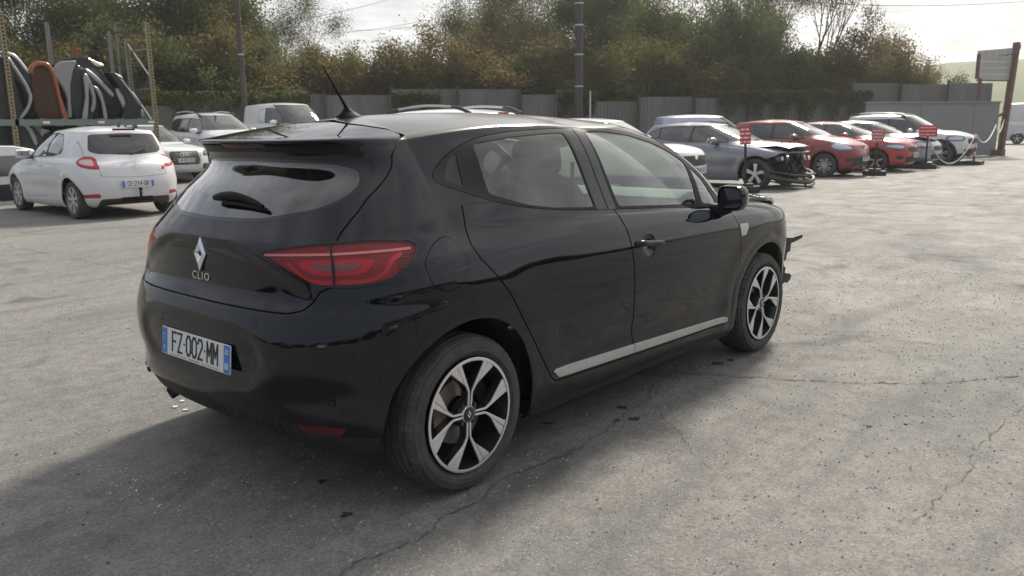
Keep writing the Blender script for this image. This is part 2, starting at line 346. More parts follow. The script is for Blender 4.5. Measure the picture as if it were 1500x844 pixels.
def tube(pts,r,n=8,cap=True):
    pts=np.array(pts,float); m=len(pts); rr=np.full(m,r) if np.isscalar(r) else np.array(r,float)
    tg=np.gradient(pts,axis=0); tg/=np.maximum(np.linalg.norm(tg,axis=1,keepdims=True),1e-9)
    ref=np.array([0,0,1.]) if abs(tg[0,2])<.9 else np.array([1.,0,0]); P=[]
    s=np.cross(tg[0],ref); s/=np.linalg.norm(s)
    for i in range(m):
        s=s-tg[i]*(s@tg[i]); s/=np.linalg.norm(s); t=np.cross(tg[i],s); a=np.arange(n)*2*np.pi/n
        P.append(pts[i]+rr[i]*(np.cos(a)[:,None]*s+np.sin(a)[:,None]*t))
    P=np.concatenate(P);T=[]
    for i in range(m-1):
        for k in range(n):
            a=i*n+k;b=i*n+(k+1)%n;c=b+n;d=a+n; T+=[(a,b,c),(a,c,d)]
    if cap:
        for k in range(1,n-1): T+=[(0,k+1,k),((m-1)*n,(m-1)*n+k,(m-1)*n+k+1)]
    return raw(P,T)
def lathe(prof,n=32,axis='y',closed=False):
    """profile [(r, along)] revolved; axis y by default"""
    pr=np.array(prof,float);a=np.arange(n)*2*np.pi/n;m=len(pr)
    P=np.stack([np.outer(np.cos(a),pr[:,0]),np.broadcast_to(pr[:,1],(n,m)),np.outer(np.sin(a),pr[:,0])],-1).reshape(-1,3)
    if axis=='z': P=P[:,[0,2,1]]*[1,-1,1]; P[:,1]*=1
    if axis=='x': P=P[:,[1,0,2]]*[1,-1,1]
    T=[]
    for i in range(n):
        for k in range(m if closed else m-1):
            p=i*m+k;q=i*m+(k+1)%m;r=((i+1)%n)*m+(k+1)%m;s=((i+1)%n)*m+k; T+=[(p,r,q),(p,s,r)]
    return raw(P,T)
def earclip(poly):
    from mathutils.geometry import tessellate_polygon
    return [t for t in tessellate_polygon([[Vector((x,y,0)) for x,y in poly]])]
def prism(poly,d,bev=0):
    """2D polygon in the XZ plane extruded from y=0 to y=-d (front face at y=-d), optional chamfer"""
    P2=np.array(poly,float); ar=.5*np.sum(P2[:,0]*np.roll(P2[:,1],-1)-np.roll(P2[:,0],-1)*P2[:,1])
    if ar<0: P2=P2[::-1]
    n=len(P2); tr=np.array(earclip(P2)); 
    q=P2[tr]; a2=(q[:,1,0]-q[:,0,0])*(q[:,2,1]-q[:,0,1])-(q[:,1,1]-q[:,0,1])*(q[:,2,0]-q[:,0,0]); tr[a2<0]=tr[a2<0][:,::-1]
    if bev:
        e=np.roll(P2,-1,0)-P2; nn=np.stack([e[:,1],-e[:,0]],1); nn/=np.maximum(np.linalg.norm(nn,axis=1,keepdims=True),1e-9)
        vn=nn+np.roll(nn,1,0); vn/=np.maximum(np.linalg.norm(vn,axis=1,keepdims=True),.5); In=P2-vn*bev
        lv=[(P2,0),(P2,-(d-bev)),(In,-d)]
    else: lv=[(P2,0),(P2,-d)]
    P=np.concatenate([np.stack([q[:,0],np.full(n,y),q[:,1]],1) for q,y in lv]); T=[]
    for l in range(len(lv)-1):
        for k in range(n):
            a=l*n+k;b=l*n+(k+1)%n;c=b+n;dd=a+n; T+=[(a,b,c),(a,c,dd)]
    L=(len(lv)-1)*n
    for t in tr: T+=[(t[0]+L,t[1]+L,t[2]+L),(t[0],t[2],t[1])]
    return raw(P,T)
def frame_at(m,o,xdir,n):
    """place mesh built in XZ (front = -y) so that x->xdir, -y->n"""
    x=np.array(xdir,float);x/=np.linalg.norm(x);n=np.array(n,float);n/=np.linalg.norm(n); x=x-n*(x@n);x/=np.linalg.norm(x); z=np.cross(x,-n)
    R=np.stack([x,-n,z]); return M(m.P@R+np.array(o),None,None,m.T)
def txt(s,size,ext=.001,sx=1.0,spacing=1.0,align='CENTER',bold=0.0):
    c=bpy.data.curves.new('t','FONT'); c.body=s; c.size=size; c.extrude=ext/2; c.align_x=align; c.align_y='CENTER'; c.space_character=spacing; c.resolution_u=3; c.offset=bold
    o=bpy.data.objects.new('t',c); COL.objects.link(o); dg=bpy.context.evaluated_depsgraph_get(); me=bpy.data.meshes.new_from_object(o.evaluated_get(dg))
    me.calc_loop_triangles(); P=np.array([v.co for v in me.vertices]); T=np.array([t.vertices for t in me.loop_triangles])
    bpy.data.objects.remove(o); bpy.data.curves.remove(c); bpy.data.meshes.remove(me)
    P=np.stack([P[:,0]*sx,-P[:,2],P[:,1]],1); return raw(P,T)
def empty(name,loc=(0,0,0),rz=0,label=None,cat=None,group=None):
    o=bpy.data.objects.new(name,None); o.empty_display_size=.2; COL.objects.link(o); o.location=loc; o.rotation_euler=(0,0,rz); return tag(o,label,cat,group)
def tag(o,label=None,cat=None,group=None,kind=None):
    for k,v in (('label',label),('category',cat),('group',group),('kind',kind)):
        if v: o[k]=v
    return o
# ---------------------------------------------------------------- the black hatchback
def smst(t): t=np.clip(t,0,1); return t*t*(3-2*t)
def pl(m,c=(0,1)): return m.A[:,list(c)]
PB=dirty('black_paint',(.0035,.0045,.009),.45,0,1.0,(.26,.24,.21),(.0,.010),13,.10,spec=.0,low=(.12,.85,.035),coat_rough=.012); PB.node_tree.nodes['Principled BSDF'].inputs['Coat IOR'].default_value=1.5
PROOF=dirty('black_roof_paint',(.005,.006,.010),.5,0,1.0,(.34,.28,.20),(.06,.20),3,1,coat_rough=.12,spec=.1)
GB=dirty('gloss_black_trim',(.005,.005,.006),.3,0,.8,(.3,.28,.25),(.0,.015),8,spec=.1)
RUB=dirty('black_rubber',(.006,.006,.006),.5,0,0,(.25,.23,.2),(.0,.03),9,spec=.12)
PLA=dirty('dark_grey_plastic',(.014,.014,.015),.5,0,0,(.28,.26,.23),(.0,.10),7,.3)
DRK=mat('shadow_black',(.006,.006,.006),.8)
CHR=mat('chrome',(.75,.76,.78),.12,1.0)
SAT=dirty('satin_aluminium',(.56,.57,.58),.34,.7,0,(.4,.38,.34),(.05,.3),20)
GLS=glass('green_tinted_glass',(.80,.95,.86),0,1.0,.006)
GLR=glass('rear_window_glass',(.30,.38,.34),0,1.2,.008)
LENS=glass('red_clear_lens',(1.0,.60,.58),.01,.34,.0)
hP,hU,hpar=shell(HERO_ROWS,HERO_ROOF,HFR,HSUB,HRS)
hLR=np.linalg.norm(np.diff(hP[sum(HSUB[:5]),:HFR[0]+1],axis=0),axis=1).sum()
V_,C_,_=hP.shape
hW=np.where(hU[None,:]<0,hU[None,:]*hLR,hP[:,:,0]); hz=hP[:,:,2].copy(); hx=hP[:,:,0].copy(); hy=hP[:,:,1].copy()
N0=grid_normals(hP); D=np.zeros((V_,C_)); wz=np.stack([hW.ravel(),hz.ravel()],1)
def G(s): return s.reshape(V_,C_)
low=(hpar[:,None]<9.5)&(hy>.35)
for cx in (0,2.583):      # arch lips
    rr=np.hypot(hx-cx,hz-.310); k=low&(hy>.5)
    D+=np.where(k,.010*smst((.425-rr)/.018)*(rr>.33),0)+np.where(k,.010*np.exp(-((rr-.47)/.09)**2),0)
tailpoly=[(-1.40,.992),(-1.04,.99),(-.984,.985),(-.905,.962),(-.864,.940),(-.773,.896),(-.706,.862),(-.65,.835),(-.65,.775),(-1.40,.79)]
s=G(sdf(wz,tailpoly)); D-=.015*smst((-s+.002)/.022)           # scooped panel under the tailgate crease
pr=round_poly([(-1.4,.705),(-.935,.700),(-.835,.655),(-.815,.56),(-.93,.455),(-1.4,.445)],.05)
s=G(sdf(wz,pr)); D-=.014*smst((-s)/.05)                       # number plate recess
s=G(sdf(wz,round_poly([(-.80,.50),(-.46,.53),(-.40,.46),(-.50,.40),(-.80,.41)],.04))); D-=.010*smst((-s)/.03)
D+=np.where(hW<-.25,.007*np.exp(-((hz-.375)/.02)**2),0)*(hW>-1.4)   # step above the lower valance
D-=np.where(hW<.0,.008*np.exp(-((hz-.785)/.022)**2)*smst(-hW/.1),0)
sc=[(.50,.345),(.62,.43),(1.0,.475),(1.6,.462),(2.08,.42),(2.13,.345)]
s=G(sdf(wz,sc)); D-=.012*smst((-s)/.04)                        # scallop along the foot of the doors
D+=np.where((hW>.2)&(hW<2.9),.0022*np.exp(-((hz-(.835-.012*hW))/.022)**2)*smst((hW-.3)/.8),0)
D-=np.where(hz>0,.012*smst(-G(np.maximum(np.hypot(wz[:,0]-1.231,(wz[:,1]-.818)*1.0)-.047,-.1))/.022),0)*(hpar[:,None]<9)  # handle cup
for _ in range(3):
    D[1:-1]=.25*D[:-2]+.5*D[1:-1]+.25*D[2:]; D[:,1:-1]=.25*D[:,:-2]+.5*D[:,1:-1]+.25*D[:,2:]
hPd=hP+N0*D[...,None]; hPd[:,0,1]=0; hPd[:,-1,1]=0
N1=grid_normals(hPd)
hm=grid_mesh(hPd,hU,hpar,N1); hm.A=np.stack([hW.ravel(),hz.ravel(),hy.ravel(),hx.ravel(),np.repeat(hpar,C_)],1)
HM=mirror(hm)            # right half kept whole for placing things on it
hsel=np.arange(len(HM.P))
def at(W,z,off=0.0,left=False,smooth=True):
    d=(HM.A[:,0]-W)**2+(HM.A[:,1]-z)**2; k=np.argsort(d)[:4]; w=1/(d[k]+1e-8); w/=w.sum(); P=w@HM.P[k];N=w@HM.N[k];N/=np.linalg.norm(N)
    P=P+N*off
    if left: P=P*[1,-1,1];N=N*[1,-1,1]
    return P,N
hero=empty('parked_car',(0,0,0),0,'large black hatchback filling the foreground, its front bumper torn off','car')
seams=[]
def cut(rest,f,gap=.005):
    a,b=clip(rest,f(rest)); p,s1=clip(a,f(a)+gap); s2,r=clip(b,f(b)-gap*.3); seams.extend([s1,s2]); return p,r
def both(m): return join([m,mirror(m)])
def panel(name,m,material,parent,depth=.007,sidedbl=True):
    if m is None or len(m.T)==0: return None
    fl=flange(m,depth); return mk(name,both(join([m,fl])),material,parent)
def rpanel(name,m,material,parent,depth=.007):   # one object each side
    fl=flange(m,depth); q=join([m,fl]); a=mk(name,mirror(q),material,parent); b=mk(name,q,material,parent); return a,b
def push(m,d): q=m.copy(); q.P=q.P-q.N*d; return q
rest=hm
# wheel openings
def arch(cx,r=.372):
    def f(m):
        x=m.A[:,3]-cx; z=m.A[:,1]-.308; s=(np.abs(x)**2.1+np.abs(np.maximum(z,-.01)*.985)**2.1)**(1/2.1)-r
        return np.where(m.A[:,2]>.5,s,1.)
    return f
for cx in (0,2.583): _,rest=clip(rest,arch(cx)(rest))
# the torn-off front end: everything ahead of and below this line is gone
_,rest=clip(rest,np.maximum(2.955-rest.A[:,3]+np.where(rest.A[:,1]<.66,0,(rest.A[:,1]-.66)*1.5),rest.A[:,1]-.775))
# side glass area
dlo=smooth_poly([(.028,1.203),(.04,1.180),(.116,1.150),(.243,1.105),(.40,1.068),(.60,1.040),(.80,1.022),(1.043,1.005),(1.5,.975),(2.03,.935),(2.14,.935),(2.20,.955),(2.16,1.04),(2.03,1.165),(1.86,1.255),(1.66,1.318),(1.40,1.360),(1.15,1.378),(.90,1.379),(.65,1.374),(.45,1.363),(.30,1.342),(.18,1.305),(.09,1.258)],3)
fd=lambda m:np.where(m.A[:,2]>.45,sdf(pl(m,(3,1)),dlo),.2)
sg,rest=cut(rest,fd,.002)
wins=[('side_window',[(.282,1.322),(.50,1.345),(.75,1.357),(.885,1.359),(.897,1.2),(.905,1.028),(.62,1.047),(.45,1.072),(.262,1.128)],.02,GLS),
 ('side_window',[(1.070,1.362),(1.25,1.360),(1.45,1.340),(1.65,1.298),(1.80,1.247),(1.92,1.185),(1.90,1.05),(1.885,.966),(1.5,.990),(1.098,1.015),(1.085,1.15)],.02,GLS),
 ('quarter_window',[(.075,1.195),(.150,1.160),(.170,1.25),(.185,1.292),(.13,1.262)],.012,GB),
 ('quarter_window',[(1.955,1.165),(2.04,1.10),(2.115,.985),(2.10,.955),(1.945,.962)],.015,GLS)]
bp=round_poly([(.905,1.03),(1.082,1.018),(1.068,1.365),(.892,1.363)],.01)
for nm,pts,r,mt in wins:
    pg=round_poly(pts,r,3); a,sg=clip(sg,sdf(pl(sg,(3,1)),pg)); 
    # pillar-side reveal
    rpanel(nm,push(a,.003),mt,hero,.0)
pil,sg=clip(sg,sdf(pl(sg,(3,1)),[(.917,1.00),(1.066,1.00),(1.052,1.40),(.90,1.40)]))
pa,pb=clip(pil,pil.A[:,3]-(.992-(pil.A[:,1]-1.2)*.05)+0)
rpanel('door_pillar',join([clip(pa,pa.A[:,3]-(.988-(pa.A[:,1]-1.2)*.05))[0],clip(pb,-(pb.A[:,3]-(.996-(pb.A[:,1]-1.2)*.05)))[0]]),GB,hero,.006)
rpanel('window_trim',sg,RUB,hero,.009)
# doors
rdoor=[(.118,1.175),(.099,1.10),(.072,1.024),(.052,.953),(.068,.905),(.119,.852),(.207,.751),(.298,.623),(.375,.522),(.425,.448),(.470,.375),(.50,.330),(.53,.312),(.60,.306),(1.146,.290),(1.130,.48),(1.110,.65),(1.092,.753),(1.069,.877),(1.045,1.03),(.9,1.5),(.3,1.5)]
fdoor=[(1.045,1.03),(1.069,.877),(1.092,.753),(1.110,.65),(1.130,.48),(1.146,.290),(2.10,.268),(2.135,.275),(2.158,.34),(2.19,.50),(2.205,.62),(2.205,.74),(2.19,.83),(2.15,.90),(2.12,.96),(2.1,1.5),(1.0,1.5)]
sidecond=lambda m,s:np.where((m.A[:,2]>.5)&(m.A[:,4]<10.6),s,.2)
dr,rest=cut(rest,lambda m:sidecond(m,sdf(pl(m),rdoor)))
df_,rest=cut(rest,lambda m:sidecond(m,sdf(pl(m),fdoor)))
mould=[(.505,.366),(.80,.358),(1.151,.348),(1.6,.332),(2.085,.313),(2.108,.300),(2.10,.284),(1.6,.296),(1.15,.308),(.62,.322),(.54,.328)]
mould=round_poly(mould,.015,3)
doors=[]
for d_ in (dr,df_):
    st,dd=clip(d_,sdf(pl(d_),mould)); pr_=rpanel('door',dd,PB,hero); doors.append(pr_)
    st2=push(st,-.010)
    fl=flange(st2,.014); q=join([st2,fl]); mk('sill_moulding',mirror(q),SAT,pr_[0]); mk('sill_moulding',q,SAT,pr_[1])
# fuel flap
fuel=smooth_poly([(-.059,.993),(-.008,.955),(.006,.895),(-.045,.835),(-.130,.810),(-.20,.842),(-.226,.918),(-.16,.975)],6)
ff,rest=cut(rest,lambda m:np.where(m.A[:,4]<11,sdf(pl(m),fuel),.2),.002)
mk('fuel_flap',mirror(join([ff,flange(ff,.005)])),PB,hero); bodyleft_patch=ff
# tail lamps
lamp=smooth_poly([(-.850,.958),(-.79,.974),(-.712,.988),(-.63,.998),(-.554,1.004),(-.46,1.010),(-.386,1.011),(-.30,1.006),(-.246,.998),(-.230,.984),(-.243,.962),(-.286,.922),(-.320,.898),(-.36,.878),(-.422,.864),(-.48,.858),(-.536,.855),(-.594,.854),(-.629,.858),(-.670,.872),(-.716,.892),(-.76,.914),(-.805,.936)],3)
lp,rest=clip(rest,np.where(rest.A[:,4]<11,sdf(pl(rest),lamp),.2))
def fix(m): return m
lr=lambda q:(mirror(q),q)
rimm,lens=clip(lp,-(sdf(pl(lp),lamp)+.006))
rimm,lens=lens,rimm
rimA,lensA=clip(lp,-(sdf(pl(lp),lamp)+.0055))   # within 5.5 mm of the border -> black rim
tgl=[(-.545,1.03),(-.553,.936),(-.561,.83)]
seamf=lambda m,d:m.A[:,0]-np.interp(m.A[:,1],[.83,.936,1.03],[-.561,-.553,-.545])-d
lA,lB_=clip(lensA,seamf(lensA,-.0028)); sm_,lB_=clip(lB_,seamf(lB_,.0028)); lensB=join([lA,lB_])
RED=mat('lamp_red',(.26,.008,.02),.35,0,.4); RED2=mat('lamp_bright_red',(.60,.022,.04),.3,0,.5); LBAR=mat('lamp_light_bar',(1.0,.90,.88),.35); CLR=mat('lamp_clear_reflector',(.22,.20,.20),.15,.7); DKR=mat('lamp_dark_red',(.07,.006,.010),.4)
house=push(lensB,.013)
def stroke(pts,w): # polyline as a band in (W,z)
    return lambda m: seg_dist(pl(m),smooth_poly(pts,5,False),False)-w
barf=stroke([(-.825,.953),(-.70,.960),(-.56,.966),(-.42,.972),(-.262,.976)],.0042)
lb,house=clip(house,barf(house))
inner=[(-.665,.945),(-.54,.950),(-.44,.953),(-.405,.948),(-.43,.918),(-.46,.900),(-.54,.893),(-.62,.893),(-.655,.905),(-.685,.925)]
ch,house=clip(house,sdf(pl(house),round_poly(inner,.012)))
ch2,ch1=clip(ch,sdf(pl(ch),round_poly([(-.64,.935),(-.56,.937),(-.455,.940),(-.47,.915),(-.52,.906),(-.615,.908)],.008)))
oute=smooth_poly([(-.72,.930),(-.655,.876),(-.60,.869),(-.50,.872),(-.42,.880),(-.375,.905),(-.35,.940),(-.31,.962)],5,False)
bb,house=clip(house,seg_dist(pl(house),oute,False)-.0075)
rib,house=clip(house,np.maximum(np.sin((house.A[:,1])*2*np.pi/.0125)*.002, np.maximum(-.335-house.A[:,0]+0*house.A[:,1],house.A[:,1]-.962)))
for q,sidef in ((0,mirror),(1,lambda z:z)):
    L=mk('tail_lamp',sidef(lensB),LENS,hero)
    mk('lamp_rim',sidef(join([rimA,flange(rimA,.014),sm_,flange(lp,.02)])),GB,L)
    mk('light_bar',sidef(push(lb,-.004)),LBAR,L)
    mk('reflector',sidef(join([ch1])),RED2,L); mk('reversing_lens',sidef(push(ch2,-.003)),CLR,L)
    mk('light_guide',sidef(push(bb,-.004)),RED2,L); mk('lamp_housing',sidef(house),RED,L); mk('reflector_rib',sidef(push(rib,-.002)),DKR,L)
# tailgate
tg=[(-2,1.426),(-1.2,1.426),(-.90,1.424),(-.60,1.419),(-.472,1.415),(-.2,1.402),(-.03,1.388),(.018,1.378),(.022,1.364),(-.045,1.345),(-.13,1.318),(-.219,1.285),(-.33,1.205),(-.413,1.140),(-.469,1.067),(-.515,1.012),(-.545,.975),(-.552,.936),(-.561,.855),(-.606,.835),(-.628,.803),(-.668,.772),(-.728,.757),(-.83,.756),(-.947,.757),(-1.048,.757),(-2,.757)]
tail,rest=cut(rest,lambda m:np.where((m.A[:,3]<.5),sdf(pl(m),tg),.2))
glz=smooth_poly([(-2,1.060),(-1.6,1.055),(-1.267,1.052),(-1.104,1.052),(-.98,1.054),(-.865,1.059),(-.78,1.067),(-.703,1.080),(-.571,1.109),(-.48,1.140),(-.425,1.175),(-.385,1.228),(-.375,1.262),(-.41,1.286),(-.50,1.294),(-.8,1.300),(-1.267,1.302),(-2,1.302)],3)
gz,tail=clip(tail,sdf(pl(tail),glz)); 
frit=round_poly([(-2,1.070),(-1.267,1.064),(-.865,1.071),(-.60,1.112),(-.505,1.150),(-.455,1.195),(-.47,1.240),(-.60,1.262),(-2,1.272)],.05,6)
gin,gout=clip(gz,sdf(pl(gz),frit))
slp,tail=clip(tail,np.where(tail.A[:,4]<14.2,sdf(pl(tail),[(-2,1.302),(-.5,1.294),(-.42,1.286),(-.385,1.298),(-.42,1.334),(-2,1.341)]),.2))
LIP=dirty('spoiler_underside_black',(.008,.008,.009),.45,0,0,(.2,.18,.16),(.0,.05),9,spec=.3)
tg_o=mk('tailgate',both(join([tail,flange(tail,.008)])),PB,hero)
mk('spoiler_lip',both(slp),LIP,tg_o)
gw=mk('rear_window',both(push(gin,.003)),GLR,tg_o)
mk('window_border',both(join([push(gout,.003)])),GB,tg_o)
mk('window_seal',both(join([push(flange(gz,.008),-.001)])),RUB,tg_o)
# spoiler light
PLAM=mat('dark_red_plastic',(.09,.008,.01),.25,0,.5)
def strip(f0,f1,nm,mt,par,k=18):
    P=[];T=[]
    for i in range(k+1):
        for z in (f0[1],f1[1]):
            w=f0[0]+(f1[0]-f0[0])*i/k; p,n=at(w,z,.0025); P.append(p)
    for i in range(k): a=2*i; T+=[(a,a+2,a+3),(a,a+3,a+1)]
    P=np.array(P); Pm=P*[1,-1,1]; T=np.array(T)
    return mk(nm,jn([raw(P,T),raw(Pm,T[:,::-1])]),mt,par)
strip((-1.27,1.323),(-1.06,1.336),'brake_light',PLAM,tg_o)
# bumper and valance
bump_=[(-2,.757),(-1.048,.757),(-.728,.757),(-.668,.772),(-.628,.803),(-.606,.835),(-.575,.85),(-.50,.850),(-.43,.857),(-.385,.866),(-.345,.852),(-.30,.80),(-.262,.73),(-.235,.64),(-.15,.55),(-.1,.1),(-2,.1)]
bm_,rest=cut(rest,lambda m:np.where((m.A[:,4]<9)&(m.A[:,3]<.1),sdf(pl(m),bump_),.2),.0012)
val,bm_=clip(bm_,np.maximum(bm_.A[:,1]-np.interp(bm_.A[:,0],[-1.3,-1.0,-.75,-.55,-.40,-.3],[.375,.368,.352,.330,.315,.30]),bm_.A[:,1]-.38))
BUMP=mk('rear_bumper',both(join([bm_,flange(bm_,.007)])),PB,hero)
vq=push(val,.006); ribm=(np.abs(((vq.A[:,0]+5)/.052)%1-.5)<.16)&(vq.A[:,0]<-.72)&(vq.A[:,1]>.285)&(vq.A[:,1]<.345); vq.P[ribm]-=vq.N[ribm]*.006
vq.N=None; vq=join([M(vq.P,val.N,vq.A,vq.T)]); mk('lower_valance',M(both(vq).P,None,None,both(vq).T),PLA,BUMP,sharp=50)
roofp,rest=clip(rest,-(rest.A[:,4]-13.7)+0*rest.P[:,0])
# windshield, bonnet, front wings
wy=lambda z:.80-(z-1.0)*.50
fw=lambda m:np.maximum.reduce([m.A[:,2]-(wy(m.A[:,1])-.055),1.012-m.A[:,1],m.A[:,1]-1.388,1.5-m.A[:,3]])
ws,rest=cut(rest,fw,.0015); mk('windshield',both(push(ws,.002)),GLS,hero)
hd=[(2.33,-.1),(2.33,.715),(2.6,.735),(2.9,.725),(3.15,.66),(3.30,.50),(3.36,-.1)]
fh=lambda m:np.where(m.A[:,4]<10.1,np.maximum(sdf(pl(m,(3,2)),hd),.80-m.A[:,1]),.2)
bon,rest=cut(rest,fh,.003)
bq=join([bon,flange(bon,.02)]); a_=math.radians(-3.0); px,pz=2.35,1.0
def hinge(m):
    m=m.copy(); c,s_=math.cos(a_),math.sin(a_); x=m.P[:,0]-px;z=m.P[:,2]-pz; m.P[:,0]=px+c*x+s_*z; m.P[:,2]=pz-s_*x+c*z; m.P[:,2]+=.010*np.sin(m.P[:,0]*9)*smst((m.P[:,0]-2.8)/.4); return m
mk('bonnet',both(hinge(bq)),PB,hero)
mk('body',both(join([rest,flange(rest,.012)])),PB,hero)
mk('roof',both(roofp),PROOF,hero)
sm=[push(s_,.009) for s_ in seams if s_ is not None and len(s_.T)]
mk('panel_gap',both(join(sm)),DRK,hero)
mk('fuel_flap_blank',join([bodyleft_patch]),PB,hero)
# sill, floor, wheel wells
fl_=[box((1.29,0,.215),(1.80,1.68,.06)),box((1.29,0,.30),(1.78,1.60,.06)),box((-.25,0,.34),(.40,1.10,.10)),box((2.95,0,.33),(.30,1.1,.10)),box((.0,0,.36),(1.0,1.02,.10)),box((2.583,0,.40),(.95,1.0,.1))]
mk('floor_pan',jn(fl_),DRK,hero,sharp=20)
def liner(cx):
    a=np.linspace(-.12,math.pi+.12,20);P=[];T=[]
    for y,r in ((-.868,.380),(-.50,.380),(-.50,.02)):
        for t in a: P.append((cx+r*math.cos(t),y+(.07*abs(math.cos(t))**3 if y<-.8 else 0),.31+r*math.sin(t)))
    n=len(a)
    for l in range(2):
        for k in range(n-1): p=l*n+k; T+=[(p,p+1,p+n+1),(p,p+n+1,p+n)]
    return raw(P,T)
for q_ in (liner(0),liner(2.583)):
    for s_ in (1,-1): mk('wheel_liner',xf(q_,sc=(1,s_,1)),mat('liner_black',(.012,.012,.012),.85),hero,sharp=50)
# ---------------------------------------------------------------- wheels
TYRE=dirty('tyre_rubber',(.022,.022,.023),.62,0,0,(.17,.16,.145),(.15,.55),14,1); RIMM=dirty('machined_alloy',(.80,.81,.83),.32,.7,0,(.3,.28,.25),(.02,.15),30)
RIMB=dirty('gloss_black_alloy',(.012,.013,.016),.28,.2,.3,(.2,.18,.16),(.02,.2),20); DISC=dirty('brake_disc_steel',(.30,.28,.26),.4,.8,0,(.25,.16,.1),(.1,.5),15)
def tyre_mesh(R,rim,w,n=120,grooves=True):
    """outer face at y=-w/2"""
    h=w/2
    prof=[(rim,-h*.80),(rim+.008,-h*.88),(rim+.02,-h*.96),(rim+(R-rim)*.30,-h*1.02),(rim+(R-rim)*.52,-h*1.03),(rim+(R-rim)*.55,-h*1.01),(rim+(R-rim)*.76,-h*.98),(R-.016,-h*.90),(R-.008,-h*.84)]
    if grooves:
        for c in (-.58,-.2,.2,.58):
            if c==-.58: prof+=[(R-.003,-h*.72)]
            prof+=[(R-.001,h*(c-.06)),(R-.009,h*(c-.045)),(R-.009,h*(c+.045)),(R-.001,h*(c+.06))]
    prof+=[(R-.003,h*.72),(R-.008,h*.84),(R-.016,h*.9),(rim+(R-rim)*.5,h*1.02),(rim,h*.8)]
    m=lathe(prof,n)
    if grooves:   # cross cuts on both shoulders
        k=len(prof); P=m.P.reshape(n,k,3)
        for i in range(0,n,2):
            for j,(r,y) in enumerate(prof):
                if r>R-.020 and abs(y)>h*.63: P[i,j,[0,2]]*=(r-.0045)/r
        m.P=P.reshape(-1,3)
    return M(m.P,None,None,m.T[:,::-1])
def pol(r,a): return (r*math.cos(a),r*math.sin(a))
def hero_rim(parent,rot=0.0,yo=0.0):
    """8 blades in 4 pairs; outer face towards -y"""
    hub=mat('hub_black',(.01,.01,.012),.3,0,.4); R=.213; sil=[];blk=[];line=[]
    for q in range(4):
        th=math.pi/2*q+rot
        for s in (-1,1):
            def P(r,off,da=0): # radius along pair axis, sideways offset (towards own blade), extra angle
                x,y=r,s*off; a=th+da*s; return (x*math.cos(a)-y*math.sin(a),x*math.sin(a)+y*math.cos(a))
            def Q(r,deg): a=th+s*math.radians(deg); return (r*math.cos(a),r*math.sin(a))
            arm=[P(.034,.0035),P(.082,.0040),P(.098,.0075),Q(.204,16.5),Q(.2125,16),Q(.2125,23.0),P(.112,.0285),P(.088,.0125),P(.034,.0115)]
            fin=[Q(.2125,23.6),Q(.2125,32.0),Q(.207,33.0),Q(.198,32.2),P(.121,.0375),P(.113,.0305)]
            for pg in (arm,fin):
                z=prism(pg,.006,.0012); z.P[:,1]+=yo-.018; y=-z.P[:,1]; dish=.010*np.clip(1-np.hypot(z.P[:,0],z.P[:,2])/.2,0,1); z.P[:,1]+=dish; sil.append(z)
                b=prism(pg,.034); b.P[:,1]+=yo+.016; b.P[:,1]+=.010*np.clip(1-np.hypot(b.P[:,0],b.P[:,2])/.2,0,1); blk.append(b)
    mk('spoke_face',jn(sil),RIMM,parent,sharp=25)
    blk.append(lathe([(.0,yo-.004),(.052,yo-.004),(.056,yo+.004),(.056,yo+.03),(0,yo+.03)],28))
    mk('spoke_back',jn(blk),RIMB,parent,sharp=30)
    mk('rim_barrel',lathe([(.2245,yo-.020),(.2225,yo-.026),(.2135,yo-.026),(.2115,yo-.020),(.206,yo+.006),(.200,yo+.03),(.196,yo+.12),(.20,yo+.15)],72),RIMB,parent,sharp=40)
    mk('rim_edge',lathe([(.2240,yo-.0255),(.2180,yo-.0275),(.2120,yo-.0262)],72),RIMM,parent,sharp=60)
    mk('hub_cap',lathe([(0,yo-.014),(.024,yo-.014),(.0275,yo-.012),(.029,yo-.002)],28),hub,parent,sharp=40)
    mk('hub_ring',lathe([(.0295,yo-.010),(.0305,yo-.0135),(.033,yo-.012),(.034,yo-.002)],28),RIMM,parent,sharp=60)
    d=[(0,.016),(.011,0),(0,-.016),(-.011,0)]; di=[(0,.0085),(-.0058,0),(0,-.0085),(.0058,0)]
    e=prism([(0,.016),(.011,0),(0,-.016),(.003,-.007),(.0035,0),(-.002,.009)],.002); e2=prism([(0,.016),(-.002,.009),(-.006,0),(.003,-.007),(0,-.016),(-.011,0)],.002)
    for z in (e,e2): z.P[:,1]+=yo-.0135
    mk('emblem',jn([e,e2]),CHR,parent,sharp=20)
    lug=[]
    for q in range(4):
        a=math.pi/4+math.pi/2*q+rot; c=xf(lathe([(0,-.012),(.009,-.012),(.010,0),(.010,.01)],8),(.045*math.cos(a),yo-.0,.045*math.sin(a))); lug.append(c)
    for q_ in lug: mk('wheel_bolt',q_,RIMB,parent,sharp=30)
    m=lathe([(.06,yo+.05),(.128,yo+.05),(.130,yo+.053),(.130,yo+.07),(.06,yo+.07)],48); 
    mk('brake_disc',m,DISC,parent,sharp=30)
    mk('wheel_inside',lathe([(.0,yo+.10),(.20,yo+.10)],32),DRK,parent)
    # caliper
    mk('brake_caliper',jn([box((.105,yo+.055,.06),(.06,.06,.12),0,-.5)]),RUB,parent,sharp=30)
def hero_wheel(cx,side,rot,steer=0,name='wheel'):
    w=mk('wheel',tyre_mesh(.308,.222,.205),TYRE,hero,sharp=22)
    w.location=(cx,-.768 if side<0 else .768,.308); w.rotation_euler=(0,0,steer+(0 if side<0 else math.pi))
    hero_rim(w,rot,-.078); return w
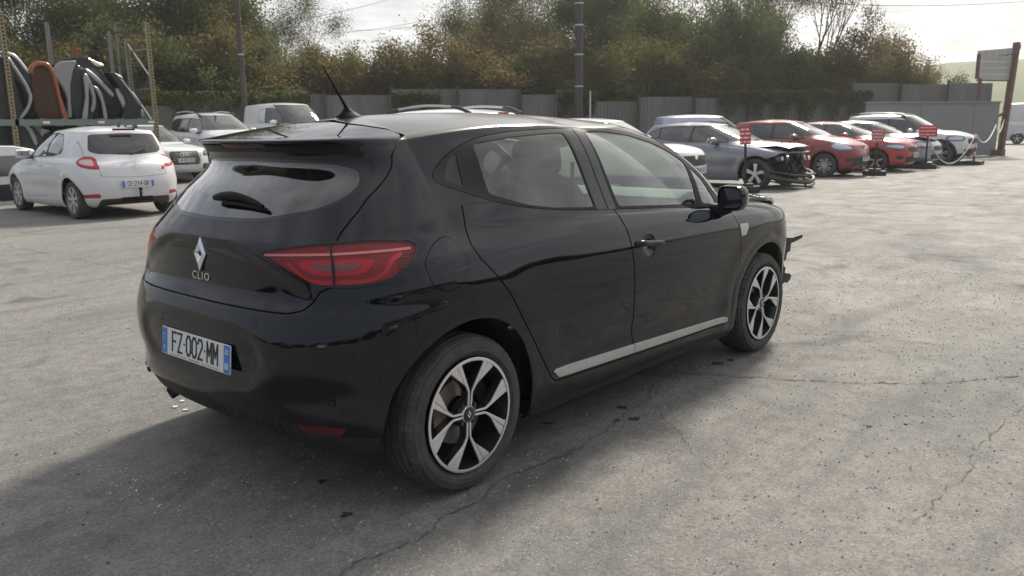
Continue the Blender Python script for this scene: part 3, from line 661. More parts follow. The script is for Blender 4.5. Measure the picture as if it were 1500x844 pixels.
for cx in (0,2.583):
    for sd in (-1,1): 
        hero_wheel(cx,sd,math.radians(-5 if cx==0 else 17),0)
# ---------------------------------------------------------------- the other cars
WHITE=dirty('white_paint',(.74,.75,.76),.35,0,.8,(.42,.38,.31),(.0,.14),4,.5,low=(.15,.7,.3)); 
GLD=glass('dark_car_glass',(.16,.18,.18),0,1.2,.03); GLM=glass('car_glass',(.42,.47,.45),0,1.2,.04)
BLKP=dirty('black_plastic',(.016,.016,.017),.5,0,0,(.25,.23,.2),(.04,.2),6)
HLMP=mat('headlamp_glass',(.16,.17,.19),.10,.5,.8); HLIN=mat('headlamp_inside',(.16,.17,.18),.2,.5,.5); LCR=mat('lamp_chrome_bowl',(.62,.64,.66),.18,.8); LPK=mat('lamp_pale_pink',(.62,.42,.42),.2,.2,.6); REDL=mat('red_lamp',(.45,.015,.02),.22,0,.6); INT=mat('interior_fabric',(.03,.03,.032),.8)
PLW=mat('plate_white',(.72,.73,.72),.35); PLB=mat('plate_blue',(.04,.20,.55),.35); PLK=mat('plate_letters',(.015,.015,.02),.4)
GL={'F':[[(0,0),(0,1),(1,1)],[(0,.52),(.8,.52)]],'Z':[[(0,1),(1,1),(0,0),(1,0)]],'0':[[(.3,0),(0,.2),(0,.8),(.3,1),(.7,1),(1,.8),(1,.2),(.7,0),(.3,0)]],'2':[[(0,.8),(.2,1),(.8,1),(1,.82),(1,.65),(0,0),(1,0)]],'M':[[(0,0),(0,1),(.5,.35),(1,1),(1,0)]],
'C':[[(1,.85),(.75,1),(.25,1),(0,.8),(0,.2),(.25,0),(.75,0),(1,.15)]],'E':[[(1,1),(0,1),(0,0),(1,0)],[(0,.52),(.8,.52)]],'1':[[(.2,.75),(.6,1),(.6,0)]],'4':[[(.75,0),(.75,1),(0,.3),(1,.3)]],'G':[[(1,.85),(.75,1),(.25,1),(0,.8),(0,.2),(.25,0),(.75,0),(1,.2),(1,.48),(.55,.48)]],
'B':[[(0,0),(0,1),(.7,1),(.95,.82),(.95,.68),(.7,.52),(0,.52)],[(.7,.52),(1,.35),(1,.18),(.7,0),(0,0)]],'A':[[(0,0),(.5,1),(1,0)],[(.2,.33),(.8,.33)]],'P':[[(0,0),(0,1),(.75,1),(1,.85),(1,.62),(.75,.47),(0,.47)]],'8':[[(.25,.52),(0,.7),(0,.85),(.25,1),(.75,1),(1,.85),(1,.7),(.75,.52),(.25,.52),(0,.33),(0,.17),(.25,0),(.75,0),(1,.17),(1,.33),(.75,.52)]],
'5':[[(1,1),(.05,1),(0,.55),(.75,.58),(1,.4),(1,.18),(.75,0),(.2,0),(0,.15)]],'7':[[(0,1),(1,1),(.35,0)]],'N':[[(0,0),(0,1),(1,0),(1,1)]],'9':[[(1,.55),(.75,.42),(.25,.42),(0,.6),(0,.82),(.25,1),(.75,1),(1,.82),(1,.2),(.75,0),(.2,0)]],'D':[[(0,0),(0,1),(.65,1),(1,.75),(1,.25),(.65,0),(0,0)]],'3':[[(0,1),(1,1),(.45,.58),(.8,.55),(1,.38),(1,.18),(.75,0),(.2,0),(0,.15)]],
'L':[[(0,1),(0,0),(1,0)]],'T':[[(0,1),(1,1)],[(.5,1),(.5,0)]],'K':[[(0,0),(0,1)],[(1,1),(0,.42)],[(.35,.6),(1,0)]],'S':[[(1,.85),(.75,1),(.25,1),(0,.85),(0,.65),(.25,.53),(.75,.48),(1,.35),(1,.17),(.75,0),(.25,0),(0,.15)]],'W':[[(0,1),(.25,0),(.5,.7),(.75,0),(1,1)]],'6':[[(.8,1),(.25,.85),(0,.5),(0,.2),(.25,0),(.75,0),(1,.2),(1,.4),(.75,.57),(.1,.5)]],'Q':[[(.3,0),(0,.2),(0,.8),(.3,1),(.7,1),(1,.8),(1,.2),(.7,0),(.3,0)],[(.6,.25),(1,-.05)]]}
def plate_text(text,h,w,gap,sw):
    tot=sum((w if c in GL else w*.30)+gap for c in text)-gap; x=-tot/2; q=[]
    for c in text:
        if c not in GL:
            q.append(box((x+w*.15,-.0005,0),(sw*(.9 if c!='-' else 1.4),.0012,sw*.9))); x+=w*.30+gap; continue
        for st in GL[c]:
            P=[(x+a*w,(b-.5)*h) for a,b in st]
            for (a0,b0),(a1,b1) in zip(P[:-1],P[1:]):
                d=np.array([a1-a0,b1-b0]);L=np.linalg.norm(d);d/=L;n=np.array([-d[1],d[0]])*sw/2; e=d*sw*.5; A0=np.array([a0,b0])-e*.9;A1=np.array([a1,b1])+e*.9
                q.append(prism([A0+n,A0-n,A1-n,A1+n],.0012))
        x+=w+gap
    return jn(q)
def plate(parent,o,xdir,n,text,size=.075,tilt=None,dept='',mkr=True,w=.52,h=.11):
    """number plate: board, blue end bands, raised letters"""
    def put(m): return frame_at(m,o,xdir,n)
    rp=round_poly([(-w/2,-h/2),(w/2,-h/2),(w/2,h/2),(-w/2,h/2)],.008,3)
    q=mk('number_plate',put(prism(rp,.004,.001)),PLW,parent,sharp=30)
    b1=prism(round_poly([(-w/2+.003,-h/2+.003),(-w/2+.045,-h/2+.003),(-w/2+.045,h/2-.003),(-w/2+.003,h/2-.003)],.003,2),.0052)
    b2=xf(b1,(w-.048,0,0))
    for b_ in (b1,b2): mk('blue_band',put(b_),PLB,q,sharp=30)
    t=plate_text(text,size,.031,.0135,.0092); t.P[:,1]-=.0042; t.P[:,2]+=.005; mk('lettering',put(t),PLK,q,sharp=30)
    if dept:
        t=txt('F',.026,.001,.9); t.P+= [-w/2+.024,-.0058,-.030]; st=[]
        for i in range(12):
            a=i*math.pi/6; st.append(box((-w/2+.024+.0115*math.cos(a),-.0058,.018+.0115*math.sin(a)),(.0028,.0008,.0028),0,a))
        t2=txt(dept,.036,.001,.75); t2.P+=[w/2-.024,-.0058,-.027]; lg=[box((w/2-.024,-.0058,.022),(.022,.0008,.004)),box((w/2-.024,-.0058,.034),(.022,.0008,.003)),box((w/2-.031,-.0058,.028),(.003,.0008,.016)),box((w/2-.017,-.0058,.028),(.003,.0008,.016))]
        mk('band_marks',put(jn([t,t2]+st+lg)),PLW,q,sharp=30)
        ln=[box((-.12,-.0048,-.047),(.13,.0006,.0015)),box((.12,-.0048,-.047),(.13,.0006,.0015))]
        ln+=[box((-.036+.012*i,-.0048,-.047),(.006,.0006,.004)) for i in range(7)]
        mk('small_print',put(jn(ln)),PLK,q,sharp=30)
    return q
def g_rows(p):
    w,ro,wb,fo,h=p['w'],p['ro'],p['wb'],p['fo'],p['h']; bl=p['belt']; xf_=wb+fo; bz=p.get('boot',.80); sk=p.get('skirt',.0)
    def r(zr,xr,nr,zs,Y,xcf,nf,xf,zf,tr=.02,tf=.03): return dict(zr=zr,xr=xr,nr=nr,xcr=0.,zs=zs,Y=Y,xcf=xcf,nf=nf,xf=xf,zf=zf,tr=tr,tf=tf)
    nr=p.get('nr',3.2); nf=p.get('nf',2.6); fl=wb+.1; hz,nz=p['hoodz'],p['noz']
    R=[r(.22+sk,-ro+.14,nr,(.20+sk,.17+sk,.2+sk),w-.07,fl,nf,xf_-.14,.2+sk), r(.29+sk,-ro+.04,nr,(.26+sk,.23+sk,.26+sk),w-.03,fl,nf,xf_-.05,.26+sk),
       r(.46,-ro,nr,(.44,.42,.44),w-.012,fl,nf,xf_,.42), r(.60,-ro,nr,(.60,.58,.60),w,fl,nf,xf_,.56,.008),
       r(.74,-ro+.03,nr,(.78,.72,.72),w+.002,fl,nf,xf_-.03,nz-.10,.008), r(bz+.06,-ro+.07,nr*.95,(bl-.10,bl-.13,nz-.02),w-.010,fl,nf,xf_-.09,nz-.01,.01),
       r(p['rwz']-.07,p['rb']-.05,nr*.9,(bl-.04,bl-.07,nz+.03),w-.030,fl,nf,xf_-.20,nz+.05,.02), r(p['rwz']-.01,p['rb']-.01,nr*.9,(bl-.01,bl-.02,(nz+hz)/2),w-.055,(wb+p['fb'])/2-.15,2.8,(xf_+p['fb'])/2-.05,(nz+hz)/2+.065,.03,.04),
       r(p['rwz']+.02,p['rb']+.01,nr*.9,(bl+.02,bl,hz-.03),w-.075,p['fb']-.75,3.4,p['fb'],hz,.03,.05)]
    b=R[-1]; zt=h-.075; Yt=p['wr']; fbx,ftx=p['fb'],p['ft']
    for t in (.35,.72,.9,1.0):
        bu=.02*math.sin(math.pi*t)
        g=lambda a,c:a+(c-a)*t
        R.append(r(g(b['zr'],zt-.01),g(p['rb'],p['rt'])-bu*.6,g(nr*.9,3.2),(g(b['zs'][0],zt-.015),g(b['zs'][1],zt),g(b['zs'][2],zt-.01)),g(w-.075,Yt)+bu*(1.3),g(fbx-.75,ftx-.55),3.6,g(fbx,ftx)+bu*2,g(hz,zt+.005),.05,.08))
    sp=p.get('spoil',0)
    if sp: R[-1]['xr']=p['rt']-sp
    return R
def window_split(sg,splits,gap=.02):
    out=[];pil=[]; r=sg
    for x,sl in splits:
        f=lambda m:m.A[:,3]-(x+sl*(m.A[:,1]-1.2))
        a,r=clip(r,f(r)); out.append(a)
    out.append(r); res=[]
    return out
def simple_wheel(par,cx,y,R,rim,spec,steer=0):
    side=-1 if y<0 else 1
    w=mk('wheel',tyre_mesh(R,rim,.20,56,False),TYRE,par,sharp=25); w.location=(cx,y-side*.10,R); w.rotation_euler=(0,0,steer+(0 if side<0 else math.pi))
    n=spec.get('spokes',5); parts=[]
    for i in range(n):
        a=2*math.pi*i/n+.3
        for s in ((-1,1) if spec.get('double') else (0,)):
            wd=.016 if s else spec.get('sw',.032)
            pg=[(.04,-wd*.6+s*.012),(rim*.95,-wd+s*.035),(rim*.95,wd+s*.035),(.04,wd*.6+s*.012)]
            z=prism(pg,.02,.003); z.P[:,1]+=-.066+.0; z=xf(z,ry=-a); parts.append(z)
    parts.append(lathe([(0,-.088),(.05,-.086),(.058,-.07),(.058,-.04),(0,-.04)],20))
    mk('spokes',jn(parts),spec.get('rimmat',RIMM),w,sharp=30)
    mk('rim',lathe([(rim+.003,-.092),(rim-.010,-.096),(rim-.014,-.08),(rim-.02,.06),(0,.06)],40),spec.get('rimmat2',RIMB),w,sharp=40)
    return w
def gcar(p,loc,rz,label,cat='car',res=1.0,group=None,z=0):
    root=empty('parked_car' if cat!='van' else 'parked_van',(loc[0],loc[1],z),rz,label,cat,group)
    rows=g_rows(p); roof=dict(xa=p['rt']+.45,xb=p['ft']-.7,p=2.4,zc=[(p['rt']-.35,p['h']-.10),(p['rt'],p['h']-.068),(p['rt']+.45,p['h']-.022),((p['rt']+p['ft'])/2,p['h']),(p['ft']-.45,p['h']-.012),(p['ft'],p['h']-.062),(p['ft']+.3,p['h']-.14)])
    k=lambda n:max(2,int(round(n*res)))
    P,U,par=shell(rows,roof,(k(22),k(64),k(22)),[k(3)]*5+[k(5),k(6),k(6)]+[k(5)]*4,[2,2,k(3),k(4),k(4)],1)
    V,C,_=P.shape; x0,y0,z0=P[:,:,0].copy(),P[:,:,1].copy(),P[:,:,2].copy(); N0=grid_normals(P); Dg=np.zeros((V,C))
    ar=p.get('arch',p['R']+.06)
    for cx in (0,p['wb']):
        rr=np.hypot(x0-cx,z0-p['R']); Dg+=np.where((y0>p['w']*.55)&(par[:,None]<7),.016*np.exp(-((rr-ar-.04)/.06)**2),0)
    Dg+=np.where((x0>.1)&(x0<p['wb']),-.010*np.exp(-((z0-.50)/.09)**2)+.004*np.exp(-((z0-(p['belt']-.16))/.02)**2),0)
    P=P+N0*Dg[...,None]; P[:,0,1]=0;P[:,-1,1]=0
    m=grid_mesh(P,U,par); m.A=np.stack([np.repeat(U[None],V,0).ravel(),z0.ravel(),y0.ravel(),x0.ravel(),np.repeat(par,C)],1)
    full=mirror(m); pm=p['paint']; sm=[]
    def cutp(rest,f,gap=.004):
        a,b=clip(rest,f(rest)); q,s1=clip(a,f(a)+gap); s2,r=clip(b,f(b)-gap*.4); sm.extend([s1,s2]); return q,r
    rest=m
    for cx in (0,p['wb']):
        rest=clip(rest,np.where(rest.A[:,2]>p['w']*.55,np.hypot(rest.A[:,3]-cx,rest.A[:,1]-p['R'])-ar,1.))[1]
    if p.get('wreck'):
        wx=p['wreck']; rest=clip(rest,np.maximum(wx-rest.A[:,3]+np.where(rest.A[:,1]<.62,0,(rest.A[:,1]-.62)*1.9)+.035*np.sin(rest.A[:,1]*37),rest.A[:,1]-p['noz']-.02))[1]
    # side glass
    dl=round_poly(p['dlo'],.06,4); sg,rest=cutp(rest,lambda q:np.where(q.A[:,2]>.4,sdf(pl(q,(3,1)),dl),.2),.002)
    if len(sg.T):
        fr=lambda q:sdf(pl(q,(3,1)),dl)+.014
        inn,bord=clip(sg,fr(sg)); tr=[bord]
        for x,sl,wd in p['pillars']:
            f=lambda q:np.abs(q.A[:,3]-(x+sl*(q.A[:,1]-1.2)))-wd
            a,inn=clip(inn,f(inn)); tr.append(a)
        # separate panes by pillar positions
        cuts=[x for x,_,_ in p['pillars']]; sl=[s for _,s,_ in p['pillars']]; r=inn; panes=[]
        for x,s_ in sorted(zip(cuts,sl)):
            a,r=clip(r,r.A[:,3]-(x+s_*(r.A[:,1]-1.2))); panes.append(a)
        panes.append(r)
        for i,a in enumerate(panes):
            if len(a.T)==0: continue
            gm=pm if (p.get('blank') and i in p['blank']) else (GLD if p.get('tint') and i<p['tint'] else p.get('glass',GLM))
            if p.get('open') and i in p['open']: continue
            for q in (mirror(a),a): mk('side_window',push(q,.003),gm,root)
        for f_ in (mirror,lambda z_:z_): mk('window_trim',join([f_(join([t,flange(t,.01)])) for t in tr if len(t.T)]),p.get('trim',BLKP),root)
    # windscreen, rear window
    wy=lambda z_:p['w']-.075-(z_-p['hoodz'])*(p['w']-.075-p['wr'])/(p['h']-.07-p['hoodz'])
    ws,rest=cutp(rest,lambda q:np.maximum.reduce([q.A[:,2]-(wy(q.A[:,1])-.06),p['hoodz']+.02-q.A[:,1],q.A[:,1]-(p['h']-.085),(p['ft']-.4)-q.A[:,3]]),.002)
    mk('windshield',both(push(ws,.002)),p.get('glass',GLM),root)
    rgp=p.get('rglass')
    if rgp:
        rg=round_poly(rgp,.05,4); a,rest=cutp(rest,lambda q:np.where(q.A[:,3]<.6,np.where(q.A[:,0]<.02,sdf(pl(q,(2,1)),rg),.2),.2),.002)
        if len(a.T): mk('rear_window',both(push(a,.003)),GLD if not p.get('rgm') else p['rgm'],root)
    # doors
    for i,dp in enumerate(p.get('doors',[])):
        a,rest=cutp(rest,lambda q:np.where((q.A[:,2]>.4)&(q.A[:,4]<8.6),sdf(pl(q,(3,1)),round_poly(dp,.05,4)),.2))
        if len(a.T):
            for q in (mirror(a),a): mk('door',join([q,flange(q,.01)]),pm,root)
    # lamps front (U,z) and rear (U,z)
    for key,nm,mt in (('hl','headlamp',HLMP),('rl','tail_lamp',REDL)):
        if p.get(key):
            pg=smooth_poly(p[key],4); uc=3.4 if key=='hl' else -.4
            f=lambda q:np.where((q.A[:,4]<8.8)&(np.abs(q.A[:,0]-uc)<.75),sdf(pl(q,(0,1)),pg),.2)
            if p.get('wreck') and key=='hl' and p['wreck']: 
                if not p.get('keep_hl'): continue
            a,rest=cutp(rest,f,.002)
            if len(a.T)==0: continue
            core,edge=clip(a,f(a)+.018)
            for sf in (mirror,lambda z_:z_):
                L=mk(nm,sf(edge),mt if key=='rl' else HLIN,root); 
                if len(core.T):
                    c1,c2=clip(core,f(core)+.045)
                    if key=='hl' or p.get('rl_clear'):
                        if len(c1.T): mk('reflector',sf(push(c1,-.004)),LCR if key=='hl' else LPK,L)
                        mk('lamp_lens',sf(c2),HLMP if key=='hl' else REDL,L)
                    else: mk('lamp_lens',sf(core),REDL,L)
    for nm,pg,cs,mt in p.get('patches',[]):   # (name, polygon, coordinates, material): grille, lower bumper, reflectors
        pgs=round_poly(pg,.03,3)
        cond={'f':lambda q:(q.A[:,3]>p['wb']+.2),'r':lambda q:(q.A[:,3]<-.15),'s':lambda q:(q.A[:,2]>.5)&(q.A[:,4]<8)}[cs]
        co=(2,1) if cs in 'fr' else (3,1)
        f=lambda q:np.where(cond(q)&(q.A[:,4]<8),sdf(pl(q,co),pgs),.2); a,rest=cutp(rest,f,.003)
        if len(a.T):
            a=push(a,.006)
            if pg[0][0]>0: mk(nm,mirror(a),mt,root); mk(nm,a,mt,root)
            else: mk(nm,both(a),mt,root)
    lowz=p.get('cladz')
    if lowz:
        f=lambda q:np.minimum(q.A[:,1]-lowz,np.where(q.A[:,2]>.5,np.minimum(np.hypot(q.A[:,3],q.A[:,1]-p['R']),np.hypot(q.A[:,3]-p['wb'],q.A[:,1]-p['R']))-ar-.06,1)); a,rest=clip(rest,f(rest))
        if len(a.T): mk('cladding',both(join([a,flange(a,.01)])),BLKP,root)
    # bonnet seam and tailgate seam
    hdp=[(p['fb']+.06,-.1),(p['fb']+.06,p['w']-.20),(p['wb']+.0,p['w']-.17),(p['wb']+p['fo']-.25,p['w']-.33),(p['wb']+p['fo']-.14,-.1)]
    a,rest=cutp(rest,lambda q:np.where(q.A[:,4]<8.1,np.maximum(sdf(pl(q,(3,2)),hdp),p['noz']-q.A[:,1]),.2))
    if len(a.T):
        if p.get('hood_open'):
            an=math.radians(-p['hood_open']); c_,s_=math.cos(an),math.sin(an); a=a.copy(); X=a.P[:,0]-p['fb'];Z=a.P[:,2]-p['hoodz']; a.P[:,0]=p['fb']+c_*X+s_*Z; a.P[:,2]=p['hoodz']-s_*X+c_*Z+.02*np.sin(a.P[:,0]*8+a.P[:,1]*3)
        mk('bonnet',both(join([a,flange(a,.012)])),p.get('hoodpaint',pm),root)
    if p.get('tailgate'):
        tp=p['tailgate']; a,rest=cutp(rest,lambda q:np.where(q.A[:,3]<.4,np.maximum(sdf(pl(q,(2,1)),tp),np.where(q.A[:,0]<-.01,-1,1)),.2))
        if len(a.T): mk('tailgate',both(join([a,flange(a,.01)])),pm,root)
    mk('body',both(join([rest,flange(rest,.012)])),pm,root)
    s_=[push(q,.006) for q in sm if q is not None and len(q.T)]; mk('panel_gap',both(join(s_)),DRK,root)
    # under parts
    R_w=p['R']; fl=[box(((p['wb'])/2,0,R_w*.75),(p['wb']-2*ar-.0,p['w']*1.7,.08)),box((p['wb']/2,0,R_w+.12),(p['wb']+.9,p['w']*1.05,.12)),box((p['wb']+p['fo']*(.05 if p.get('wreck') else .4),0,.45),(p['fo']*(.3 if p.get('wreck') else .75),p['w']*1.1,.35)),box((-p['ro']*.4,0,.42),(p['ro']*.7,p['w']*1.1,.3))]
    mk('floor_pan',jn(fl),DRK,root,sharp=20)
    for cx in (0,p['wb']):
        for sd in (-1,1): simple_wheel(root,cx,sd*(p['w']-.035),R_w,p.get('rim',R_w*.68),p.get('wheel',{}),p.get('steer',0) if cx else 0)
    # seats
    if p.get('seats',1):
        se=[]
        for yy in (-.36,.36):
            for xx in (p['wb']*.48,p['wb']*.13):
                se+= [box((xx,yy,.62),(.5,.48,.14)),box((xx-.26,yy,.88),(.12,.46,.56),0,-.2),box((xx-.33,yy,1.22),(.09,.24,.17),0,-.2)]
        for q in se: pass
        se.append(box((p['fb']-.55,0,p['hoodz']-.10),(.5,p['w']*1.6,.18))); se.append(box((p['wb']*.3,0,.45),(p['wb']*.9,p['w']*1.6,.1)))
        if p.get('seatcol'): pass
        mk('seat',jn(se),INT,root,sharp=30)
    if p.get('badge',1):
        kk=np.argmin(np.where(m.A[:,3]>p['wb'],(m.A[:,1]-(p['noz']-.09))**2+m.A[:,2]**2,9)); q=m.P[kk]; mk('emblem',lathe([(0,.012),(.045,.010),(.055,0)],16,'x') if 0 else frame_at(lathe([(0,-.012),(.045,-.010),(.055,0)],16),(q[0],0,q[2]),(0,1,0),(1,0,.15)),CHR,root,sharp=40)
    # mirrors, handles, wipers
    mx=p['fb']-.62; mz=p['belt']+.06
    for sd in (-1,1):
        mm=lathe([(.0,-.13),(.055,-.12),(.078,-.06),(.082,.02),(.07,.10),(0,.12)],14); mm=xf(mm,(mx,sd*(p['w']+.075),mz),sc=(.9,.9,1.05)); st=box((mx+.02,sd*(p['w']-.03),mz-.06),(.07,.14,.05))
        a=mk('side_mirror',mm,p.get('mirrormat',pm),root,sharp=50); mk('mirror_arm',st,BLKP,a,sharp=30); mk('mirror_glass',box((mx-.078,sd*(p['w']+.075),mz),(.006,.19,.11)),CHR,a,sharp=30)
    for hx,hz_ in p.get('handles',[]):
        for sd in (-1,1):
            o_=full if sd<0 else m; kk=np.argmin((full.A[:,3]-hx)**2+(full.A[:,1]-hz_)**2+np.where(full.A[:,2]>.5,0,9)); q=full.P[kk]
            mk('door_handle',xf(tube([(-.09,0,0),(-.07,-.028,0),(.07,-.028,0),(.09,0,0)],.012,6),(q[0],sd*abs(q[1]),q[2]),sc=(1,-sd,1)),p.get('handlemat',pm),root,sharp=40)
    if p.get('rails'):
        for sd in (-1,1):
            xs=np.linspace(p['rt']+.12,p['ft']-.15,12); yy=p['wr']-.03; zz=np.interp(xs,[p['rt'],p['rt']+.45,(p['rt']+p['ft'])/2,p['ft']],[p['h']-.075,p['h']-.045,p['h']-.03,p['h']-.085])
            hh=np.sin(np.linspace(0,np.pi,12))**.4*.075
            a=mk('roof_rail',tube(np.stack([xs,np.full(12,sd*yy),zz+hh],1),.017,8),p.get('railmat',SAT),root,sharp=50)
            for q_ in ([tube([(xs[0]-.05,sd*yy,zz[0]-.02),(xs[1],sd*yy,zz[1]+hh[1]),(xs[2],sd*yy,zz[2]+hh[2])],[.024,.03,.02],8),tube([(xs[-1]+.05,sd*yy,zz[-1]-.02),(xs[-2],sd*yy,zz[-2]+hh[-2]),(xs[-3],sd*yy,zz[-3]+hh[-3])],[.024,.03,.02],8)]): mk('rail_foot',q_,BLKP,a,sharp=50)
    return root,m,p
def hatch(**k):
    p=dict(w=.86,ro=.66,wb=2.58,fo=.80,h=1.49,belt=.97,hoodz=1.02,noz=.74,rwz=1.03,rb=-.50,rt=-.12,fb=2.35,ft=1.45,wr=.56,R=.31,paint=WHITE,
      dlo=[(.05,1.06),(.6,1.00),(1.95,.985),(1.62,1.24),(1.40,1.36),(.9,1.39),(.35,1.36),(.12,1.25)],pillars=[(1.02,-.06,.035)],
      doors=[[(.38,.42),(.52,.32),(1.02,.30),(1.04,.96),(1.04,1.0),(.25,1.0),(.20,.80)],[(1.02,.30),(2.0,.30),(2.06,.45),(2.05,.85),(1.98,.97),(1.04,1.0)]],
      hl=[(3.12,.72),(3.30,.80),(3.55,.76),(3.62,.68),(3.45,.63),(3.2,.65)],
      patches=[('grille',[(0,.52),(.42,.52),(.50,.60),(.42,.66),(0,.67)],'f',BLKP),('lower_grille',[(0,.26),(.5,.26),(.58,.40),(0,.42)],'f',BLKP)],handles=[(1.15,.86),(.35,.90)])
    p.update(k); return p
# ---------------------------------------------------------------- black car: fittings
def ngeo(pts,seg,r=.0,n=6): return tube(smooth_poly(pts,seg,False),r,n)
plate(hero,(-.643,-.022,.562),(0,-1,0),(-1,0,.10),'FZ·002·MM',.074,dept='88')
# diamond emblem: two raised faceted bands
E3=mat('emblem_silver',(.78,.79,.80),.14,1.0)
def diamond(w,h,t,d):
    a=[(0,h),(w,0),(0,-h),(-w,0)]; q=[(0,h-t*2.0),(w-t,0),(0,-h+t*2.0),(-w+t,0)]; mid=[((a[i][0]+q[i][0])/2,(a[i][1]+q[i][1])/2) for i in range(4)]; P=[];T=[]
    for L,y in ((a,0),(a,-d*.5),(mid,-d),(q,-d*.4),(q,0)): P+=[(x,y,z) for x,z in L]
    for l in range(4):
        for k in range(4): p=l*4+k;r=l*4+(k+1)%4; T+=[(p,p+4,r+4),(p,r+4,r)]
    return raw(P,T)
p_,n_=at(-1.275,.925); n_[1]=0
mk('emblem',frame_at(diamond(.044,.068,.028,.014),p_*[1,0,1]+n_*-.001,(0,-1,0),n_),E3,hero,sharp=15)
p_,n_=at(-1.275,.838); n_[1]=0
t_=txt('CLIO',.043,.005,1.15,1.25); cm=mk('lettering',frame_at(t_,p_*[1,0,1]+n_*.003,(0,-1,0),n_),E3,hero,sharp=30)
# rear wiper
w0=[at(-1.262,1.118,.02,)[0],at(-1.10,1.128,.024)[0],at(-.97,1.118,.02)[0],at(-.86,1.100,.016)[0]]
w0[0][1]=0.02
wm=tube(smooth_poly(w0,6,False),np.interp(np.linspace(0,1,19),[0,.12,.4,.8,1],[.012,.018,.016,.012,.007]),8); 
wp=mk('rear_wiper',wm,RUB,hero,sharp=50)
bl=[at(-1.20,1.108,.010)[0],at(-1.05,1.108,.012)[0],at(-.84,1.094,.010)[0]]; mk('wiper_blade',tube(smooth_poly(bl,5,False),.007,5),RUB,wp,sharp=50)
# roof antenna
ab=[]; 
for k,(z,lx,wy_) in enumerate([(0,.075,.030),(.008,.070,.027),(.020,.050,.018),(.034,.026,.011),(.048,.012,.008)]):
    a=np.linspace(0,2*np.pi,17)[:-1]; ab.append(np.c_[lx*np.cos(a)+[0,-.002,-.006,-.012,-.020][k],wy_*np.sin(a),np.full(16,z)])
P=np.concatenate(ab); T=[]
for l in range(4):
    for k in range(16): p=l*16+k;q=l*16+(k+1)%16; T+=[(p,q,q+16),(p,q+16,p+16)]
T+=[(64,64+k,65+k) for k in range(1,15)]
zr_=float(np.interp(.175,[x for x,_ in HERO_ROOF['zc']],[z for _,z in HERO_ROOF['zc']]))
o=mk('antenna',xf(raw(P,T),(.175,0,zr_-.002)),RUB,hero,sharp=50)
mk('antenna_mast',tube([(.165,0,zr_+.03),(.12,0,zr_+.098),(.045,0,zr_+.212)],[.0085,.0055,.0028],8),RUB,o,sharp=60)
# door handles
for W0 in (1.111,):
    for left in (False,True):
        pts=[at(1.120,.838,-.004,left)[0],at(1.140,.839,.016,left)[0],at(1.235,.833,.026,left)[0],at(1.325,.822,.016,left)[0],at(1.348,.820,-.004,left)[0]]
        q=smooth_poly(pts,6,False); tb_=tube(q,np.interp(np.linspace(0,1,25),[0,.1,.5,.9,1],[.008,.010,.011,.010,.008]),10); c=q.mean(0); tb_.P[:,2]=tb_.P[:,2]+(tb_.P[:,2]-np.interp(tb_.P[:,0],q[:,0],q[:,2]))*.35
        mk('door_handle',tb_,PB,doors[1][1 if left else 0],sharp=60)
# hidden rear door handles in the window corner
# wing mirrors
def mirror_head(s):
    a=np.linspace(0,2*np.pi,33)[:-1]; L=[]
    sect=[(-.052,.098,.058),(-.050,.104,.064),(-.030,.110,.070),(.010,.108,.070),(.050,.092,.060),(.078,.062,.042),(.092,.020,.014)]
    P=[]
    for x,ry,rz in sect:
        e=.62; P.append(np.c_[np.full(32,x)+.020*np.sign(0),.78*ry*np.sign(np.cos(a))*np.abs(np.cos(a))**e,rz*np.sign(np.sin(a))*np.abs(np.sin(a))**e])
    P=np.concatenate(P);T=[]
    for l in range(6):
        for k in range(32): p=l*32+k;q=l*32+(k+1)%32; T+=[(p,p+32,q+32),(p,q+32,q)]
    T+=[(192,192+k,193+k) for k in range(1,31)]
    P[:,2]+=-.12*(P[:,1]*s)*1.0*-s*0+np.where(P[:,1]*s<0,.0,0)
    P[:,0]+=.25*P[:,1]*(s)*-.9
    return raw(P,T)
for s in (-1,1):
    c=(2.03,s*.920,.995)
    mh=mk('side_mirror',xf(mirror_head(s),c),PB,hero,sharp=45)
    a=np.linspace(0,2*np.pi,33)[:-1]; g_=np.c_[np.full(32,-.046),.072*np.sign(np.cos(a))*np.abs(np.cos(a))**.62,.053*np.sign(np.sin(a))*np.abs(np.sin(a))**.62]; g_[:,0]+=.25*g_[:,1]*(s)*-.9
    gm_=raw(g_,[(0,k+1,k) for k in range(1,31)]); mk('mirror_glass',xf(gm_,c),mat('mirror_silver',(.55,.57,.6),.03,1.0),mh,sharp=60)
    st=[(2.00,s*.80,.925),(2.02,s*.86,.925),(2.04,s*.90,.945),(2.045,s*.93,.975)]
    mk('mirror_arm',tube(smooth_poly(st,5,False),np.interp(np.linspace(0,1,16),[0,.5,1],[.040,.032,.030]),10),RUB,mh,sharp=60)
